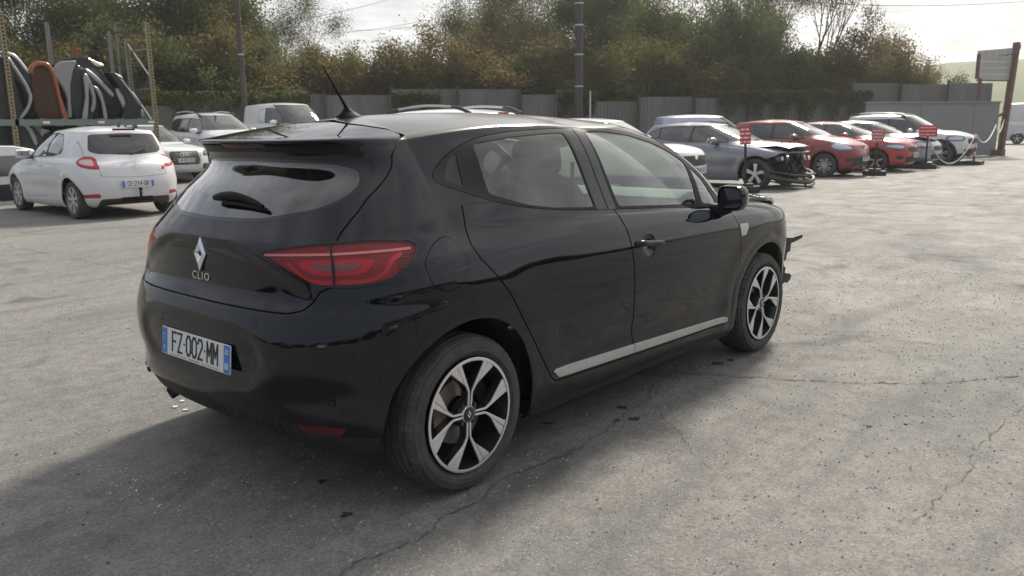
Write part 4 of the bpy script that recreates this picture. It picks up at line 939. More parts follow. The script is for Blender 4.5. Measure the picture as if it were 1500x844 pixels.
# bright blade on the front wing, parking sensors, rear reflectors, exhaust
for left in (False,True):
    c_=[at(w,z,.004,left)[0] for w,z in ((2.198,.832),(2.305,.826),(2.300,.800),(2.262,.765),(2.208,.762))]; P=[];T=[]
    nrm=at(2.25,.8,0,left)[1]
    P=np.concatenate([np.array(c_),np.array(c_)-nrm*.01]); cc=np.mean(c_,0)+nrm*.004; P=np.concatenate([P,[cc]])
    for k in range(5):
        p,q=k,(k+1)%5; t_=[(10,p,q),(p,p+5,q+5),(p,q+5,q)]; T+=t_ if not left else [x[::-1] for x in t_]
    T=[x[::-1] for x in T]
    mk('wing_trim',raw(P,T),SAT,hero,sharp=20)
    for w,z in ((-.547,.452),):
        p,n=at(w,z,.001,left); mk('parking_sensor',frame_at(lathe([(0,-.004),(.0095,-.004),(.010,0)],16),p,(0,-1,0),n),GB,hero,sharp=40); mk('sensor_ring',frame_at(lathe([(.0105,-.001),(.012,-.0022),(.0135,0)],16),p,(0,-1,0),n),RUB,hero,sharp=40)
    a=[(-.705,.366),(-.60,.368),(-.508,.362),(-.530,.342),(-.60,.338),(-.685,.340)]; c_=np.array([at(w,z,.009,left)[0] for w,z in a]); cc=c_.mean(0); n=at(-.6,.352,0,left)[1]; P=np.concatenate([c_,c_-n*.014,[cc+n*.002]]); T=[]
    for k in range(6): 
        p,q=k,(k+1)%6; t_=[(12,q,p),(p,q,q+6),(p,q+6,p+6)]; T+=t_ if not left else [x[::-1] for x in t_]
    T=[x[::-1] for x in T]; mk('rear_reflector',raw(P,T),PLAM,hero,sharp=20)
mk('exhaust_pipe',jn([tube([(-.20,.46,.27),(-.42,.46,.27),(-.49,.47,.262),(-.525,.475,.248)],.027,12,False),tube([(-.20,.46,.27),(-.42,.46,.27),(-.47,.47,.265)],.024,12)]),mat('exhaust_steel',(.12,.11,.10),.45,.8),hero,sharp=50)
mk('silencer',xf(lathe([(0,-.38),(.09,-.37),(.10,-.34),(.10,.34),(.09,.37),(0,.38)],18),(-.30,.05,.30),sc=(1,1,.75)),mat('silencer_steel',(.16,.15,.14),.5,.7),hero,sharp=40)
mk('rear_axle',jn([tube([(0,-.66,.29),(0,.66,.29)],.045,10),box((.22,-.55,.30),(.5,.09,.08)),box((.22,.55,.30),(.5,.09,.08))]),DRK,hero,sharp=40)
# the torn front end: radiator panel, crash bar, hanging liner scraps
FR=mat('torn_black_plastic',(.014,.014,.015),.6)
mk('radiator',jn([box((3.02,0,.50),(.06,.9,.42)),box((3.05,0,.74),(.10,1.25,.07)),box((3.08,0,.28),(.08,1.15,.06)),box((3.05,.58,.50),(.07,.07,.45)),box((3.05,-.58,.50),(.07,.07,.45))]),FR,hero,sharp=20)
mk('crash_bar',tube(smooth_poly([(3.14,-.56,.52),(3.20,-.3,.52),(3.22,0,.52),(3.20,.3,.52),(3.14,.56,.52)],4,False),.045,8),mat('bare_steel',(.30,.30,.31),.4,.9),hero,sharp=40)
def scrap(pts,t=.012): 
    q=prism(pts,t); return q
fr_=[]
for s in (-1,1):
    y=s*.74
    fr_+=[xf(scrap([(2.98,.66),(3.22,.635),(3.38,.64),(3.39,.618),(3.28,.605),(3.20,.60),(3.19,.55),(3.14,.54),(3.13,.50),(3.09,.49),(3.10,.455),(3.13,.445),(3.12,.41),(3.16,.40),(3.20,.395),(3.23,.375),(3.21,.35),(3.17,.335),(3.12,.345),(3.08,.33),(3.04,.36),(3.0,.40),(2.98,.50)]),(0,y+.02*s,0)),
          box((3.10,y-.05*s,.60),(.24,.10,.05),0,.1),box((3.08,y-.08*s,.40),(.12,.14,.10),.3,.3),box((3.15,y-.02*s,.375),(.07,.06,.05),.4,.5),bar((3.02,y-.1*s,.66),(3.30,y-.06*s,.622),.022),bar((3.08,y,.52),(3.16,y-.03*s,.40),.018)]
mk('torn_liner',jn(fr_),FR,hero,sharp=20)
# interior
SEA=mat('seat_cloth',(.035,.036,.040),.85); SEG=mat('seat_grey_cloth',(.09,.092,.098),.9); DSH=mat('dashboard_plastic',(.03,.031,.032),.6)
def soft(c,s,rz=0,ry=0,rx=0,n=3.2):
    a=np.linspace(-np.pi/2,np.pi/2,13); b=np.linspace(0,2*np.pi,25)[:-1]; f=lambda v,e:np.sign(v)*np.abs(v)**e
    e=2/n; P=np.array([[f(np.cos(u),e)*f(np.cos(v),e),f(np.cos(u),e)*f(np.sin(v),e),f(np.sin(u),e)] for u in a for v in b])*np.array(s)/2; T=[]
    for i in range(12):
        for k in range(24): p=i*24+k;q=i*24+(k+1)%24; T+=[(p,q,q+24),(p,q+24,p+24)]
    return xf(raw(P,T),c,rz,ry,rx)
for s in (-1,1):
    y=s*.36
    e=mk('front_seat',jn([soft((1.42,y,.56),(.52,.50,.17)),soft((1.15,y,.86),(.16,.48,.62),0,-.30),soft((1.17,y-.22,.80),(.17,.09,.42),0,-.3),soft((1.17,y+.22,.80),(.17,.09,.42),0,-.3)]),SEA,hero,sharp=60)
    mk('headrest',jn([soft((1.025,y,1.235),(.12,.27,.20),0,-.2),tube([(1.05,y-.06,1.06),(1.03,y-.06,1.20)],.008,6),tube([(1.05,y+.06,1.06),(1.03,y+.06,1.20)],.008,6)]),SEG,e,sharp=60)
e=mk('rear_seat',jn([soft((.48,0,.55),(.50,1.22,.18)),soft((.20,0,.84),(.18,1.24,.62),0,-.38)]),SEA,hero,sharp=60)
for y in (-.36,.0,.36): mk('headrest',soft((.045,y,1.175),(.11,.25,.15),0,-.25),SEG,e,sharp=60)
dq=[(2.55,.95),(2.35,1.00),(2.10,1.01),(1.98,.98),(1.95,.90),(2.0,.70),(2.12,.55),(2.4,.5)]
d_=prism(dq,1.30); d_=xf(d_,(0,.65,0)); ds=mk('dashboard',d_,DSH,hero,sharp=30)
sw=tube([(1.80+.05*math.cos(t),.36+.18*math.sin(t),.90+.17*math.cos(t)) for t in np.linspace(0,2*np.pi,29)],.014,8,False); sw.P[:,0]+=(sw.P[:,2]-.90)*.30; mk('steering_wheel',jn([sw,soft((1.83,.36,.90),(.05,.17,.12)),bar((1.82,.20,.90),(1.82,.52,.90),.025),bar((1.84,.36,.88),(2.05,.36,.80),.05)]),DSH,hero,sharp=50)
mk('parcel_shelf',box((-.17,0,1.00),(.42,1.16,.02)),DSH,hero,sharp=20)
mk('rear_view_mirror',soft((1.62,0,1.30),(.03,.22,.065)),DSH,hero,sharp=60)
mk('cabin_floor',jn([box((1.1,0,.34),(2.2,1.4,.03)),box((-.28,0,.60),(.46,1.1,.03)),box((1.5,0,.45),(1.0,.18,.24))]),SEA,hero,sharp=20)
hl_=clip(hm,13.9-hm.A[:,4])[0]
hl_=push(hl_,.022); mk('headlining',both(M(hl_.P,-hl_.N,hl_.A,hl_.T[:,::-1])),SEG,hero)
for s in (0,1):
    for i,pg in enumerate((rdoor,fdoor)):
        a_m=clip(hm,np.where((hm.A[:,2]>.5)&(hm.A[:,4]<10.3),sdf(pl(hm),pg)+.02,.2))[0]; a_m=clip(a_m,a_m.A[:,1]-1.02)[0]; a_m=push(a_m,.055); q=M(a_m.P,-a_m.N,a_m.A,a_m.T[:,::-1]); mk('door_card',q if s else mirror(q),DSH,doors[i][s])
# light sticker seen inside the windscreen corner is left to the glass; seat belt
mk('seat_belt',tube([(1.0,-.60,1.22),(1.02,-.58,1.0),(1.06,-.50,.7)],.012,4),SEG,hero,sharp=60)
RD=math.radians
LA=(4.10,11.3,RD(89)); LB=(9.28,22.4,RD(-92)); LC=(11.6,22.5,RD(-92),.30); LD=(14.3,22.6,RD(-91),.46); LE=(7.5,6.3,RD(90),0)
LF=(9.2,11.9,RD(58)); LG=(12.4,8.45,RD(-90)); LH=(15.6,7.55,RD(-90)); LI=(20.35,7.7,RD(-90)); LJ=(23.4,7.45,RD(-90)); LK=(25.9,7.4,RD(-90)); LL=(28.4,7.1,RD(-90)); LM=(22.3,11.2,RD(-34)); LN=(56.5,7.4,RD(-82)); LO=(0,0,0,0)
# ---- left side
p=hatch(w=.855,ro=.62,wb=2.575,fo=.83,h=1.50,rb=-.43,rt=-.20,rwz=1.00,belt=.98,wr=.60,nr=3.0,
  dlo=[(.36,1.06),(.75,1.01),(2.05,.985),(1.72,1.24),(1.45,1.37),(.95,1.40),(.52,1.37),(.38,1.22)],pillars=[(1.02,-.10,.04)],
  doors=[[(.92,.34),(2.05,.30),(2.12,.5),(2.10,.85),(2.02,.97),(1.00,1.0),(.92,.8)]],handles=[(1.16,.84)],
  rglass=[(-.1,1.02),(.50,1.05),(.60,1.10),(.53,1.36),(-.1,1.38)],
  tailgate=[(-.1,1.5),(.66,1.5),(.66,1.0),(.56,.96),(.53,.69),(-.1,.66)],
  rl=[(-.50,.985),(-.40,1.015),(-.28,.985),(-.24,.93),(-.30,.86),(-.48,.81),(-.55,.815),(-.53,.90)],rl_clear=1,badge=0,
  patches=[('reflector',[(.56,.35),(.80,.36),(.82,.41),(.56,.42)],'r',REDL),('bumper_insert',[(-.1,.20),(.60,.20),(.56,.33),(-.1,.34)],'r',BLKP),('rubbing_strip',[(.95,.55),(2.05,.545),(2.05,.60),(.95,.605)],'s',BLKP)],
  wheel=dict(spokes=7,rimmat=SAT,rimmat2=SAT),tint=0,glass=GLD)
A_=gcar(p,LA[:2],LA[2],'white three-door hatchback with tow bar and round red sticker, left of the black car')
r=A_[0]
mk('brake_light',box((-.30,0,1.435),(.03,.36,.035),0,0),PLAM,r,sharp=30)
plate(r,(-.655,0,.56),(0,-1,0),(-1,0,.05),'CE-214-GB',.072,dept='')
mk('tow_bar',jn([tube([(-.45,0,.30),(-.66,0,.30),(-.72,0,.36),(-.72,0,.44)],.022,8),box((-.5,0,.31),(.2,.5,.07)),xf(lathe([(0,-.03),(.025,-.02),(.03,0),(.025,.02),(0,.03)],10,'z'),(-.72,0,.47))]),RUB,r,sharp=40)
mk('antenna',tube([(-.10,0,1.47),(-.16,0,1.53),(-.28,0,1.66)],[.012,.006,.003],6),RUB,r,sharp=40)
mk('wiper',jn([bar((-.50,.02,1.03),(-.44,-.25,1.10),.03),bar((-.47,.20,1.045),(-.46,-.30,1.06),.018)]),BLKP,r,sharp=30)
dm=prism([(0,.05),(.036,0),(0,-.05),(-.036,0)],.012); mk('emblem',frame_at(dm,(-.60,0,.86),(0,-1,0),(-1,0,.1)),CHR,r,sharp=20)
st=lathe([(0,-.002),(.035,-.002),(.035,.0)],20); mk('sticker',frame_at(st,(-.582,-.47,.80),(0,-1,0),(-1,-.45,.1)),mat('sticker_red',(.55,.03,.05),.4),r,sharp=30)
t=txt('- - - -',.05,.002); mk('lettering',frame_at(t,(-.615,0,.74),(0,-1,0),(-1,0,.05)),SAT,r,sharp=30)
suv=lambda **k:hatch(**{**dict(w=.90,ro=.80,wb=2.67,fo=.82,h=1.63,belt=1.04,hoodz=1.10,noz=.86,rwz=1.08,rb=-.70,rt=-.50,fb=2.35,ft=1.55,wr=.62,R=.345,skirt=.08,rails=1,cladz=None,
  dlo=[(-.42,1.16),(.2,1.09),(1.9,1.04),(1.72,1.30),(1.50,1.45),(1.0,1.50),(-.1,1.49),(-.34,1.40)],pillars=[(.98,-.05,.03),(.10,-.02,.03)],
  doors=[[(.45,.50),(.58,.38),(.98,.38),(1.0,1.05),(1.0,1.07),(.12,1.08),(.12,.85),(.30,.75)],[(.98,.38),(1.98,.38),(2.02,.5),(2.0,.95),(1.9,1.03),(1.0,1.07)]],
  hl=[(3.15,.84),(3.35,.92),(3.52,.90),(3.56,.80),(3.45,.74),(3.2,.74)],
  patches=[('grille',[(-.1,.66),(.50,.66),(.55,.74),(.50,.84),(-.1,.85)],'f',BLKP),('lower_grille',[(-.1,.34),(.6,.34),(.68,.50),(-.1,.54)],'f',BLKP)],handles=[(1.12,.92),(.28,.94)]),**k})
# german suv, front view
p=suv(badge=0,h=1.64,w=.93,wb=2.80,fo=.90,rt=-.45,hoodz=1.08,noz=.88,rails=0,R=.36,ro=.9,patches=[('grille',[(-.1,.48),(.36,.48),(.44,.62),(.40,.86),(-.1,.88)],'f',BLKP),('air_intake',[(.50,.36),(.78,.38),(.76,.52),(.52,.52)],'f',BLKP)],hl=[(3.10,.84),(3.30,.90),(3.52,.86),(3.55,.74),(3.40,.72),(3.15,.76)])
B_=gcar(p,LB[:2],LB[2],'white suv facing us with four rings on its dark grille',z=0)
r=B_[0]; xfr=2.80+.90
rg=[]
for i in range(4): 
    a=np.linspace(0,2*math.pi,17); rg.append(tube([(xfr+.02,(-.105+.07*i)+.05*math.cos(t_),.78+.05*math.sin(t_)) for t_ in a],.009,6,False))
mk('emblem',jn(rg),CHR,r,sharp=40)
gr=[box((xfr-.0,0,.52+.055*i),(.02,.74,.008)) for i in range(6)]; gf=tube([(xfr+.005,y_,z_) for y_,z_ in [(-.37,.48),(.37,.48),(.44,.64),(.40,.87),(-.40,.87),(-.44,.64),(-.37,.48)]],.012,6,False)
mk('grille_bar',jn(gr+[gf]),CHR,r,sharp=30); plate(r,(xfr+.03,0,.62),(0,1,0),(1,0,0),'AP-857-ZN',.072)
p=suv(R=.35,rb=-.72,rt=-.52,h=1.66)
gcar(p,LC[:2],LC[2],'white suv with roof rails between the four-ring suv and the white van','car',.85,z=LC[3])
vanp=dict(w=.90,ro=.70,wb=2.70,fo=.82,h=1.84,belt=1.12,hoodz=1.12,noz=.86,rwz=1.2,rb=-.66,rt=-.60,fb=2.50,ft=1.75,wr=.70,R=.32,rails=0,blank=(0,),
  dlo=[(.7,1.20),(1.30,1.17),(2.15,1.13),(1.98,1.36),(1.72,1.58),(1.45,1.66),(1.14,1.66),(.7,1.60)],pillars=[(1.12,-.03,.02)],
  doors=[[(.98,.38),(2.08,.38),(2.14,.6),(2.12,1.0),(2.05,1.12),(1.08,1.16),(1.03,.8)]],handles=[(1.2,1.0)],seats=1,tint=0,glass=GLM)
gcar(hatch(**vanp),LD[:2],LD[2],'white panel van with blank sides beyond the black car\'s antenna','van',.85,z=LD[3])
# suv hidden behind the black car (roof rails show above its roof)
p=suv(h=1.69,rt=-.62,rb=-.74,rglass=[(-.1,1.12),(.55,1.14),(.56,1.46),(-.1,1.48)],rl=[(-.42,1.18),(-.30,1.20),(-.22,1.12),(-.22,.90),(-.40,.86),(-.42,.95)])
E_=gcar(p,LE[:2],LE[2],'white suv whose roof rails and brake light show above the black car\'s roof','car',.85,z=LE[3])
mk('brake_light',box((-.68,0,1.60),(.03,.22,.03)),REDL,E_[0],sharp=30)
p=hatch(w=.86,h=1.46,rglass=[(-.1,1.04),(.5,1.06),(.5,1.34),(-.1,1.36)],rl=[(-.50,.98),(-.38,1.02),(-.22,.98),(-.22,.88),(-.36,.80),(-.56,.80),(-.60,.84),(-.56,.93)],glass=GLD)
gcar(p,LF[:2],LF[2],'white hatchback seen only through the black car\'s rear window','car',.6,z=0)
# ---- right side row
GREY=dirty('blue_grey_paint',(.19,.21,.26),.32,.3,.8,(.4,.37,.32),(.03,.2),4); REDP=dirty('dark_red_paint',(.26,.022,.024),.3,.1,.9,(.35,.25,.2),(.02,.14),4); RED2P=dirty('bright_red_paint',(.50,.028,.026),.3,0,.9,(.4,.3,.25),(.02,.10),4); SILV=dirty('silver_paint',(.44,.46,.50),.3,.6,.8,(.4,.38,.34),(.03,.2),4); LBLU=dirty('pale_blue_paint',(.48,.52,.60),.32,.4,.8,(.4,.38,.34),(.03,.2),4)
p=suv(h=1.56,w=.90,noz=.88,hoodz=1.04,rails=0,glass=GLD,patches=[('grille',[(-.1,.60),(.70,.62),(.78,.74),(.60,.80),(-.1,.80)],'f',BLKP),('lower_grille',[(-.1,.30),(.6,.30),(.68,.42),(-.1,.46)],'f',BLKP)],hl=[(3.15,.86),(3.35,.93),(3.50,.88),(3.52,.80),(3.3,.76),(3.16,.78)])
G_=gcar(p,LG[:2],LG[2],'white crossover whose bonnet and grille peek out beyond the black windscreen','car',.85)
plate(G_[0],(2.67+.83,0,.52),(0,1,0),(1,0,0),'EK-704-KS',.072)
p=hatch(w=.89,h=1.46,wb=2.69,fo=.85,ro=.72,R=.33,rim=.235,paint=GREY,wreck=2.88,hood_open=5,hoodpaint=SILV,hoodz=1.0,noz=.76,open=(),pillars=[(1.05,-.06,.03),(.22,-.1,.02)],
  dlo=[(-.18,1.12),(.6,1.02),(2.02,.985),(1.72,1.22),(1.45,1.34),(.9,1.37),(.2,1.33),(-.05,1.25)],wheel=dict(spokes=5,sw=.045),steer=-.1)
H_=gcar(p,LH[:2],LH[2],'blue-grey hatchback with its front end smashed away and bonnet bent up','car')
def jumble(par,x,w,seed,zlo=.25,zhi=.85):
    r_=np.random.default_rng(seed); dk=[];lt=[]
    dk.append(box((x-.05,0,.55),(.06,w*1.5,.45)))
    for i in range(46):
        c=np.array([x+.05+.34*r_.random(),w*(-.95+1.9*r_.random()),zlo+(zhi-zlo)*r_.random()]); c[0]-=.25*(abs(c[1])/w)**2
        k=r_.random()
        if k<.45: q=bar(c,c+r_.normal(0,.14,3),.02+.03*r_.random())
        elif k<.8: q=box(c,tuple(.05+.13*r_.random(3)),r_.random()*3,r_.random(),r_.random())
        else: q=tube(smooth_poly([c,c+r_.normal(0,.08,3),c+r_.normal(0,.14,3)],4,False),.012,5)
        (lt if r_.random()<.22 else dk).append(q)
    mk('broken_part',jn(dk),BLKP,par,sharp=30)['kind']='stuff'; mk('bent_metal',jn(lt),SILV,par,sharp=30)['kind']='stuff'
    for s in (-1,1):
        L=mk('headlamp',xf(lathe([(0,-.06),(.08,-.05),(.10,0),(.07,.06),(0,.08)],14,'x'),(x+.16,s*w*.70,.66)),HLIN,par,sharp=40); mk('lamp_lens',xf(lathe([(0,.075),(.05,.07),(.06,.05)],12,'x'),(x+.19,s*w*.70,.66)),CHR,L,sharp=40)
    bp=smooth_poly([(x-.05,-w*1.02,.30),(x+.35,-w*.85,.22),(x+.52,-w*.3,.16),(x+.55,w*.3,.14),(x+.40,w*.85,.20),(x,w,.30)],5,False)
    mk('hanging_bumper',jn([tube(bp,.055,6),tube(bp+[-.02,0,.13],.03,5),tube(bp+[.03,.02,-.09],.018,5)]),BLKP,par,sharp=40)
jumble(H_[0],2.92,.84,3)
p=hatch(w=.85,h=1.51,wb=2.51,fo=.78,ro=.60,paint=REDP,hoodz=1.05,noz=.82,R=.31,glass=GLD,hl=[(3.02,.80),(3.22,.92),(3.45,.84),(3.55,.72),(3.40,.68),(3.15,.70)],wheel=dict(spokes=7,double=1,rimmat=SAT),patches=[('lower_grille',[(-.1,.28),(.55,.28),(.60,.50),(-.1,.54)],'f',BLKP),('fog_lamp',[(.60,.40),(.72,.42),(.72,.50),(.60,.50)],'f',BLKP)])
I_=gcar(p,LI[:2],LI[2],'dark red hatchback with silver multi-spoke wheels, right of the smashed car','car'); plate(I_[0],(2.51+.79,0,.46),(0,1,0),(1,0,0),'DB-318-LT',.07)
p=hatch(w=.88,h=1.44,wb=2.58,fo=.84,paint=RED2P,hoodz=1.0,noz=.80,glass=GLD,hl=[(3.00,.74),(3.25,.80),(3.52,.76),(3.55,.67),(3.40,.62),(3.2,.66)],wheel=dict(spokes=5,rimmat=SAT),patches=[('grille',[(-.1,.56),(.42,.56),(.52,.64),(.45,.70),(-.1,.70)],'f',BLKP),('lower_grille',[(-.1,.26),(.5,.26),(.58,.42),(-.1,.46)],'f',BLKP),('fog_lamp',[(.62,.34),(.76,.38),(.74,.46),(.62,.46)],'f',BLKP)])
J_=gcar(p,LJ[:2],LJ[2],'bright red hatchback between the dark red car and the silver one','car',.85); plate(J_[0],(2.58+.85,0,.46),(0,1,0),(1,0,0),'FW-620-QA',.07)
p=hatch(w=.87,h=1.46,paint=SILV,hood_open=9,glass=GLD,noz=.76,hoodpaint=SILV,hl=[(3.05,.72),(3.25,.80),(3.50,.74),(3.55,.66),(3.40,.60),(3.2,.62)],wheel=dict(spokes=5,rimmat=SAT))
gcar(p,LK[:2],LK[2],'silver hatchback with buckled bonnet right of the bright red car','car',.85)
p=suv(h=1.67,w=.90,R=.355,noz=.92,hoodz=1.12,glass=GLD,cladz=.36,wheel=dict(spokes=5,double=1,rimmat=SAT),hl=[(3.02,.88),(3.25,.96),(3.45,.92),(3.5,.82),(3.40,.76),(3.1,.78)])
gcar(p,LL[:2],LL[2],'white suv with silver roof rails at the right end of the row','car')
p=suv(h=1.72,w=.90,paint=LBLU,rails=0,rt=-.6)
gcar(p,LM[:2],LM[2],'pale blue car, only its roof showing behind the smashed car','car',.6)
vanp2=dict(vanp); vanp2.update(h=2.45,w=.98,wb=3.4,ro=1.0,fb=3.2,ft=2.5,rb=-.98,rt=-.95,rwz=1.5,wr=.80,belt=1.25,hoodz=1.3,dlo=[(1.2,1.30),(2.0,1.28),(2.85,1.25),(2.6,1.6),(2.4,1.9),(1.5,1.9)],doors=[])
gcar(hatch(**vanp2),LN[:2],LN[2],'long white van parked far off at the right edge','van',.6)
zt=1.71
CRACKS=[([(1.90,-.66),(1.84,-.70),(1.45,-.78),(1.07,-.83),(.68,-.88),(.18,-.88),(-.26,-.94),(-.54,-.97),(-.80,-1.0)],.016),([(1.83,-.69),(1.96,-.94),(2.1,-1.23),(2.28,-1.54),(2.48,-1.82),(2.67,-2.01),(2.97,-2.22),(3.4,-2.5)],.022),
 ([(2.6,-2.31),(2.37,-2.31),(1.76,-2.27),(1.22,-2.27),(.78,-2.26)],.007),([(3.16,-.85),(3.32,-1.18),(3.36,-1.51),(3.40,-1.77)],.014),([(1.25,-.93),(.97,-1.24),(.75,-1.49)],.006),([(1.30,10.0),(1.38,8.74),(1.54,7.01),(1.55,5.19),(1.5,4.2)],.016),([(2.9,-.9),(3.02,-1.4),(3.0,-2.0)],.006),([(6.2,1.2),(6.6,.2),(7.4,-.9),(7.6,-2.2)],.016),([(9.5,3),(10.5,1),(12,-.5)],.02)]
LEAVES=[(1.17,-.79,.040),(1.07,-.92,.038),(1.0,-.87,.022),(2.17,-.78,.055),(2.29,-.81,.035),(.76,-.63,.030),(1.67,-1.82,.016),(1.8,-1.94,.012),(-.33,-.35,.028),(-.45,-.66,.03)]
# ---------------------------------------------------------------- ground
def rise(x,y): return .46*smst((x-9.9)/3.5)*smst((y-15)/4.5)*(1-smst((x-20)/6)*smst((30-y)/8))
def ground_mesh():
    xs=np.concatenate([np.linspace(-400,-12,14),np.linspace(-10,50,91),np.linspace(54,100,16),np.linspace(115,900,26)])
    ys=np.concatenate([np.linspace(-400,-12,12),np.linspace(-10,40,81),np.linspace(44,80,12),np.linspace(90,900,28)])
    X,Y=np.meshgrid(xs,ys); Z=rise(X,Y)*(Y<60)
    d=np.hypot(X,Y); Z=Z+16*smst((d-95)/170)*smst((X-Y*.1+60)/120)+5*smst((d-250)/400)+.5*smst((d-60)/40)
    P=np.stack([X,Y,Z],-1).reshape(-1,3); n=len(xs); T=[]
    idx=np.arange(len(P)).reshape(len(ys),n); a=idx[:-1,:-1].ravel();b=idx[:-1,1:].ravel();c=idx[1:,1:].ravel();e=idx[1:,:-1].ravel()
    return raw(P,np.concatenate([np.stack([a,b,c],1),np.stack([a,c,e],1)]))
FA=np.array([4.5,31.3]);FB=np.array([42.6,5.36])      # back fence line
gm=mat('yard_concrete',(.2,.19,.18),.85); nt=gm.node_tree; b=nt.nodes['Principled BSDF']; co=objco(nt)
n_a=noise(nt,.30,5,.6,co,.6); n_b=noise(nt,1.7,6,.65,co,.4); n_c=noise(nt,9,7,.75,co,.2); n_d=noise(nt,60,6,.8,co); n_e=noise(nt,230,3,.7,co)
st=objco(nt,(.25,1.6,1)); st_n=noise(nt,1.4,5,.6,st,.8)
def mul(a,b_):
    q=nd(nt,'ShaderNodeMath',operation='MULTIPLY'); nt.links.new(a,q.inputs[0]); nt.links.new(b_,q.inputs[1]); return q.outputs[0]
c1=mixc(nt,mrange(nt,n_a.outputs[0],.36,.66),(.195,.190,.178),(.372,.352,.318))
c2=mixc(nt,mrange(nt,n_b.outputs[0],.30,.72,0,.60),c1,(.43,.405,.36))
c3=mixc(nt,mrange(nt,st_n.outputs[0],.50,.68,0,.65),c2,(.125,.122,.118))
c4=mixc(nt,mrange(nt,n_c.outputs[0],.40,.66,0,.60),c3,(.105,.103,.100))
c4=mixc(nt,mrange(nt,n_c.outputs[0],.40,.24,0,.5),c4,(.36,.35,.33))
c4=mixc(nt,mrange(nt,n_d.outputs[0],.46,.66,0,.75),c4,(.075,.074,.072))
c4=mixc(nt,mrange(nt,n_d.outputs[0],.46,.30,0,.6),c4,(.40,.39,.37))
def specks(scale,th,colr,col_in,amt,ch,r0=.14,r1=.30):
    vo=nd(nt,'ShaderNodeTexVoronoi'); vo.inputs['Scale'].default_value=scale; nt.links.new(co,vo.inputs['Vector'])
    s1=mrange(nt,vo.outputs['Distance'],r0,r1,1,0); se=nd(nt,'ShaderNodeSeparateColor'); nt.links.new(vo.outputs['Color'],se.inputs[0])
    f=mul(s1,mrange(nt,se.outputs[ch],th,th+.06,0,amt)); return mixc(nt,f,col_in,colr),f
c5,f1=specks(62,.74,(.55,.54,.51),c4,.85,0)
c5,f2=specks(62,.86,(.045,.044,.043),c5,.85,1)
c5,f3=specks(130,.72,(.52,.51,.49),c5,.8,0)
c5,f4=specks(26,.93,(.50,.49,.46),c5,.8,0,.10,.22)
c7=mixc(nt,mrange(nt,n_e.outputs[0],.35,.65,0,.35),c5,(.09,.088,.085))
os_=noise(nt,.9,4,.6,objco(nt,(1,1,1)),1.2); c8=mixc(nt,mrange(nt,os_.outputs[0],.57,.70,0,.65),c7,(.055,.054,.053))
nt.links.new(c8,b.inputs['Base Color']); nt.links.new(mrange(nt,n_b.outputs[0],.3,.7,.62,.9),b.inputs['Roughness'])
def add(a,b_):
    q=nd(nt,'ShaderNodeMath',operation='ADD'); nt.links.new(a,q.inputs[0]); nt.links.new(b_,q.inputs[1]); return q.outputs[0]
nt.links.new(bump(nt,add(add(add(n_c.outputs[0],n_d.outputs[0]),f1),add(f3,n_e.outputs[0])),.8,.007),b.inputs['Normal'])
FG=mat('field_grass',(.08,.12,.03),.9); nt=FG.node_tree; b=nt.nodes['Principled BSDF']; co=objco(nt); q1=noise(nt,.05,5,.6,co); q2=noise(nt,1.5,4,.7,co)
nt.links.new(mixc(nt,mrange(nt,q2.outputs[0],.3,.7,0,.6),mixc(nt,mrange(nt,q1.outputs[0],.35,.65),(.085,.125,.035),(.15,.165,.06)),(.06,.085,.025)),b.inputs['Base Color'])
g=ground_mesh(); cen=g.P[g.T].mean(1); 
sidev=(cen[:,0]-FA[0])*(FB[1]-FA[1])-(cen[:,1]-FA[1])*(FB[0]-FA[0])   # <0 beyond the fence
yard=(sidev>-0.0)&(cen[:,0]<70)&(cen[:,0]>-60)&(cen[:,1]>-60)|((cen[:,0]<8)&(cen[:,1]<33)&(cen[:,0]>-60)&(cen[:,1]>-60))|((cen[:,0]>37)&(cen[:,0]<78)&(cen[:,1]<9.5)&(cen[:,1]>-30))
g.mi=np.where(yard,0,1); go=mk('ground',g,[gm,FG],sharp=60); go['kind']='structure'
def crack(pts,w,seed):
    r_=np.random.default_rng(seed); P=smooth_poly(pts,22,False); n=len(P); off=np.cumsum(r_.normal(0,.008,n)); off-=np.linspace(0,off[-1],n)
    d=np.gradient(P,axis=0); d/=np.linalg.norm(d,axis=1,keepdims=True); nn=np.stack([-d[:,1],d[:,0]],1); C=P+nn*off[:,None]
    ww=w*.40*(.15+r_.random(n)**1.5*1.7)*np.minimum(1,np.minimum(np.arange(n),n-1-np.arange(n))/4+.15)
    L=C+nn*ww[:,None]/2;Rr=C-nn*ww[:,None]/2; V=np.concatenate([np.c_[L,np.full(n,.0035)],np.c_[Rr,np.full(n,.0035)]]); T=[]
    for i in range(n-1): T+=[(i,i+n,i+n+1),(i,i+n+1,i+1)]
    return raw(V,T)
CRK=mat('crack_dark',(.10,.097,.09),.95)
for i,(pts,w) in enumerate(CRACKS):
    o=mk('crack',crack(pts,w,i),CRK,go,sharp=60)
